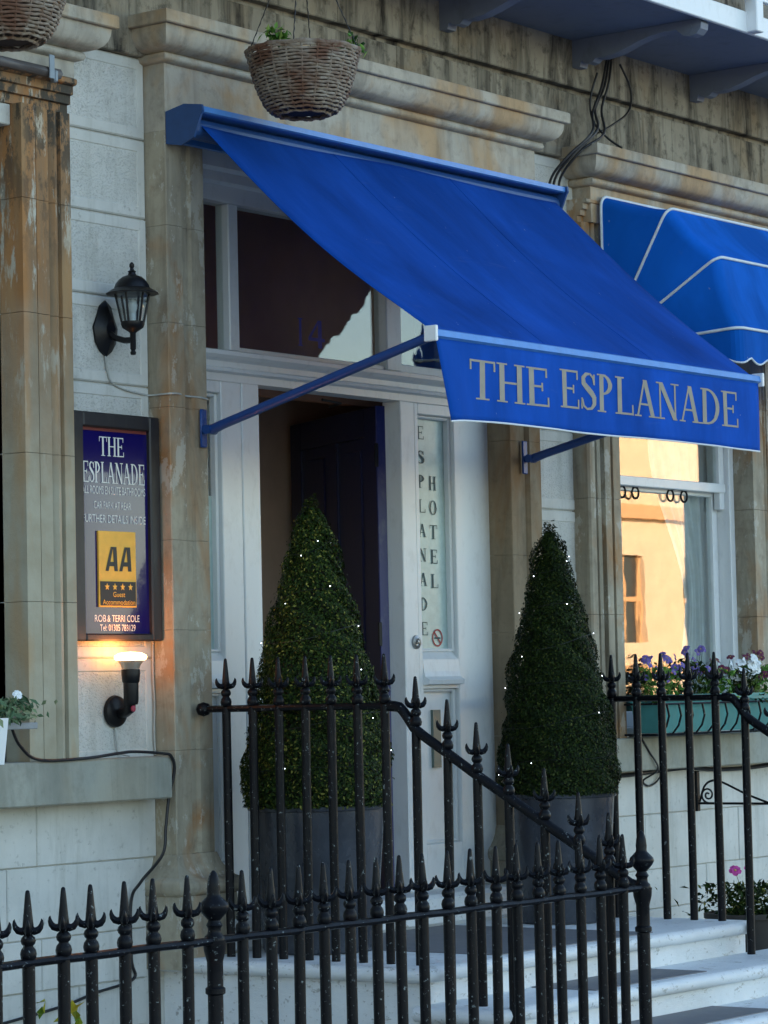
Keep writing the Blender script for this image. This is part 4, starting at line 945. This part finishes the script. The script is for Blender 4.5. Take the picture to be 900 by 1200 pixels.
# ------------------------------------------------------------------ cables, conduit, brackets
def smooth(pts, n=8):
    P = [Vector(p) for p in pts]; out = []
    for i in range(len(P)-1):
        a, b, c, d = P[max(i-1,0)], P[i], P[i+1], P[min(i+2,len(P)-1)]
        for k in range(n):
            t = k/n; out.append(.5*((2*b)+(c-a)*t+(2*a-5*b+4*c-d)*t*t+(3*b-a-3*c+d)*t**3))
    return out+[P[-1]]
def cable(name, pts, r, mat, label, cat='cable', group=None):
    b = MB().tube(smooth(pts), r, 6); return tag(b.build(name, mat, None, 60), label, cat, group)
cable('power_cable', [(-.99,-.03,1.40),(-.95,-.035,1.33),(-.85,-.036,1.275),(-.6,-.038,1.272),(-.40,-.036,1.285),(-.30,-.036,1.29),(-.12,-.036,1.278),(-.075,-.04,1.265),(-.05,-.036,1.21),(-.06,-.012,1.10),(-.08,-.01,.98),(-.105,-.012,.87),(-.16,.06,.76),(-.175,.10,.68),(-.178,.10,.45),(-.17,.10,.37),(-.4,.10,.335),(-.6,.10,.30),(-1.0,.10,.26)], .0065, CABLE, 'black cable running along the left sill and down the wall')
cable('thin_cable', [(-.25,.105,1.39),(-.245,.102,1.33),(-.235,.10,1.285),(-.225,.05,1.27)], .0035, WCABLE, 'thin pale cable dropping from the spot lamp to the sill')
cable('thin_cable', [(-.012,.103,1.735),(-.018,.1,1.6),(-.012,.1,1.48),(-.016,.1,1.36),(-.012,.1,1.27)], .0045, WCABLE, 'thin pale cable running down from the sign corner to the sill')
cable('thin_cable', [(-.275,.104,2.895),(-.265,.103,2.84),(-.24,.103,2.79),(-.16,.103,2.765),(-.06,.102,2.755),(-.008,.10,2.752),(-.006,-.004,2.752),(.05,-.005,2.755),(.12,.015,2.752),(.2,.003,2.75),(.25,.003,2.745)], .004, WCABLE, 'thin pale cable from the lantern across to the pilaster')
for pts, lab in [
    ([(3.50,.03,4.72),(3.42,.02,4.55),(3.30,.0,4.40),(3.13,-.10,4.26),(2.985,-.05,4.13),(2.96,.04,4.02),(3.00,.08,3.88),(3.09,.095,3.74),(3.14,.097,3.5)], 'leftmost black cable of the bundle between the two awnings'),
    ([(3.52,.03,4.72),(3.45,.02,4.56),(3.34,.01,4.42),(3.18,-.10,4.28),(3.03,-.06,4.15),(3.00,.04,4.03),(3.05,.08,3.88),(3.14,.095,3.74),(3.19,.097,3.5)], 'middle black cable of the bundle between the two awnings'),
    ([(3.54,.03,4.72),(3.49,.02,4.58),(3.40,.01,4.43),(3.24,-.10,4.27),(3.08,-.07,4.17),(3.05,.04,4.04),(3.10,.08,3.90),(3.18,.095,3.76),(3.23,.097,3.5)], 'rightmost black cable of the bundle between the two awnings')]:
    cable('hanging_cable', pts, .0068, CABLE, lab, 'cable', 'cables hanging below the balcony')
cable('looped_cable', [(3.62,.03,4.70),(3.70,.02,4.58),(3.66,.01,4.46),(3.48,.0,4.36),(3.25,-.03,4.27),(3.1,-.05,4.2)], .006, CABLE, 'black cable looping widest to the right below the balcony bracket')
cable('short_cable', [(3.40,.03,4.62),(3.33,.03,4.48),(3.30,.0,4.36),(3.33,-.06,4.27),(3.36,-.13,4.21)], .006, CABLE, 'black cable ending on top of the right-hand cornice')
cable('conduit', [(-2.6,-.02,3.975),(-1.6,-.02,3.978),(-.66,-.02,3.975)], .022, plain('grey_conduit', (.10,.09,.085), .5), 'dark pipe clipped under the left-hand cornice', 'pipe')
tag(MB().cbox(-.745, -.715, -.05, -.043, 3.945, 4.04, .002).cbox(-.715, -.69, -.048, -.02, 3.935, 3.985, .006).build('pipe_clip', plain('galvanised_clip', (.22,.26,.29), .5, .3)), 'pale metal clip holding the pipe at the top left', 'clip')
cable('sill_cable', [(3.30,.09,1.06),(3.6,.09,1.062),(3.9,.09,1.072),(4.2,.09,1.08),(4.5,.09,1.062),(4.85,.09,1.06),(5.2,.09,1.075)], .012, CABLE, 'thick black cable sagging under the bay window sill')
cable('drip_cable', [(3.55,-.035,1.25),(3.62,-.036,1.18),(3.70,-.036,1.09),(3.76,.09,1.03),(3.82,.095,1.0),(3.9,.095,1.02),(3.95,.09,1.07)], .005, CABLE, 'thin black cable dropping from the flower box over the sill')
WBK = thing('plant_bracket', (4.3, .09, .9), 'empty black scrolled iron plant bracket on the lower wall', 'bracket')
MB().cbox(4.285, 4.315, .085, .108, .85, 1.06, .003).build('wall_plate', IRON, WBK)
MB().cbox(4.29, 4.31, -.42, .085, .885, .897, .002).build('arm', IRON, WBK)
sp = [(4.3, .07-.0, .90)]
MB().tube(smooth([(4.3,.08,.90),(4.3,.05,.98),(4.3,.0,1.01),(4.3,-.06,1.0),(4.3,-.2,.94),(4.3,-.33,.895)]), .006, 6).build('brace', IRON, WBK)
for cy, cz, r0, sg in ((.03, .935, .042, 1), (-.36, .93, .036, -1)):
    MB().tube([(4.3, cy+sg*r0*(1-a/34)*math.cos(a*.36-1.6), cz+r0*(1-a/34)*math.sin(a*.36-1.6)) for a in range(30)], .005, 6).build('scroll', IRON, WBK)
for k, (x, y) in enumerate(((4.3,-.42),(4.28,-.43))):
    cable('hanging_wire', [(x,y,.89),(x+.01,y-.01,.7),(x-.02,y+.03-.05*k,.5),(x-.05,y-.02,.36)], .0022, CABLE, ('left' if k else 'right')+' thin wire trailing from the empty plant bracket', 'wire', 'wires under the plant bracket')
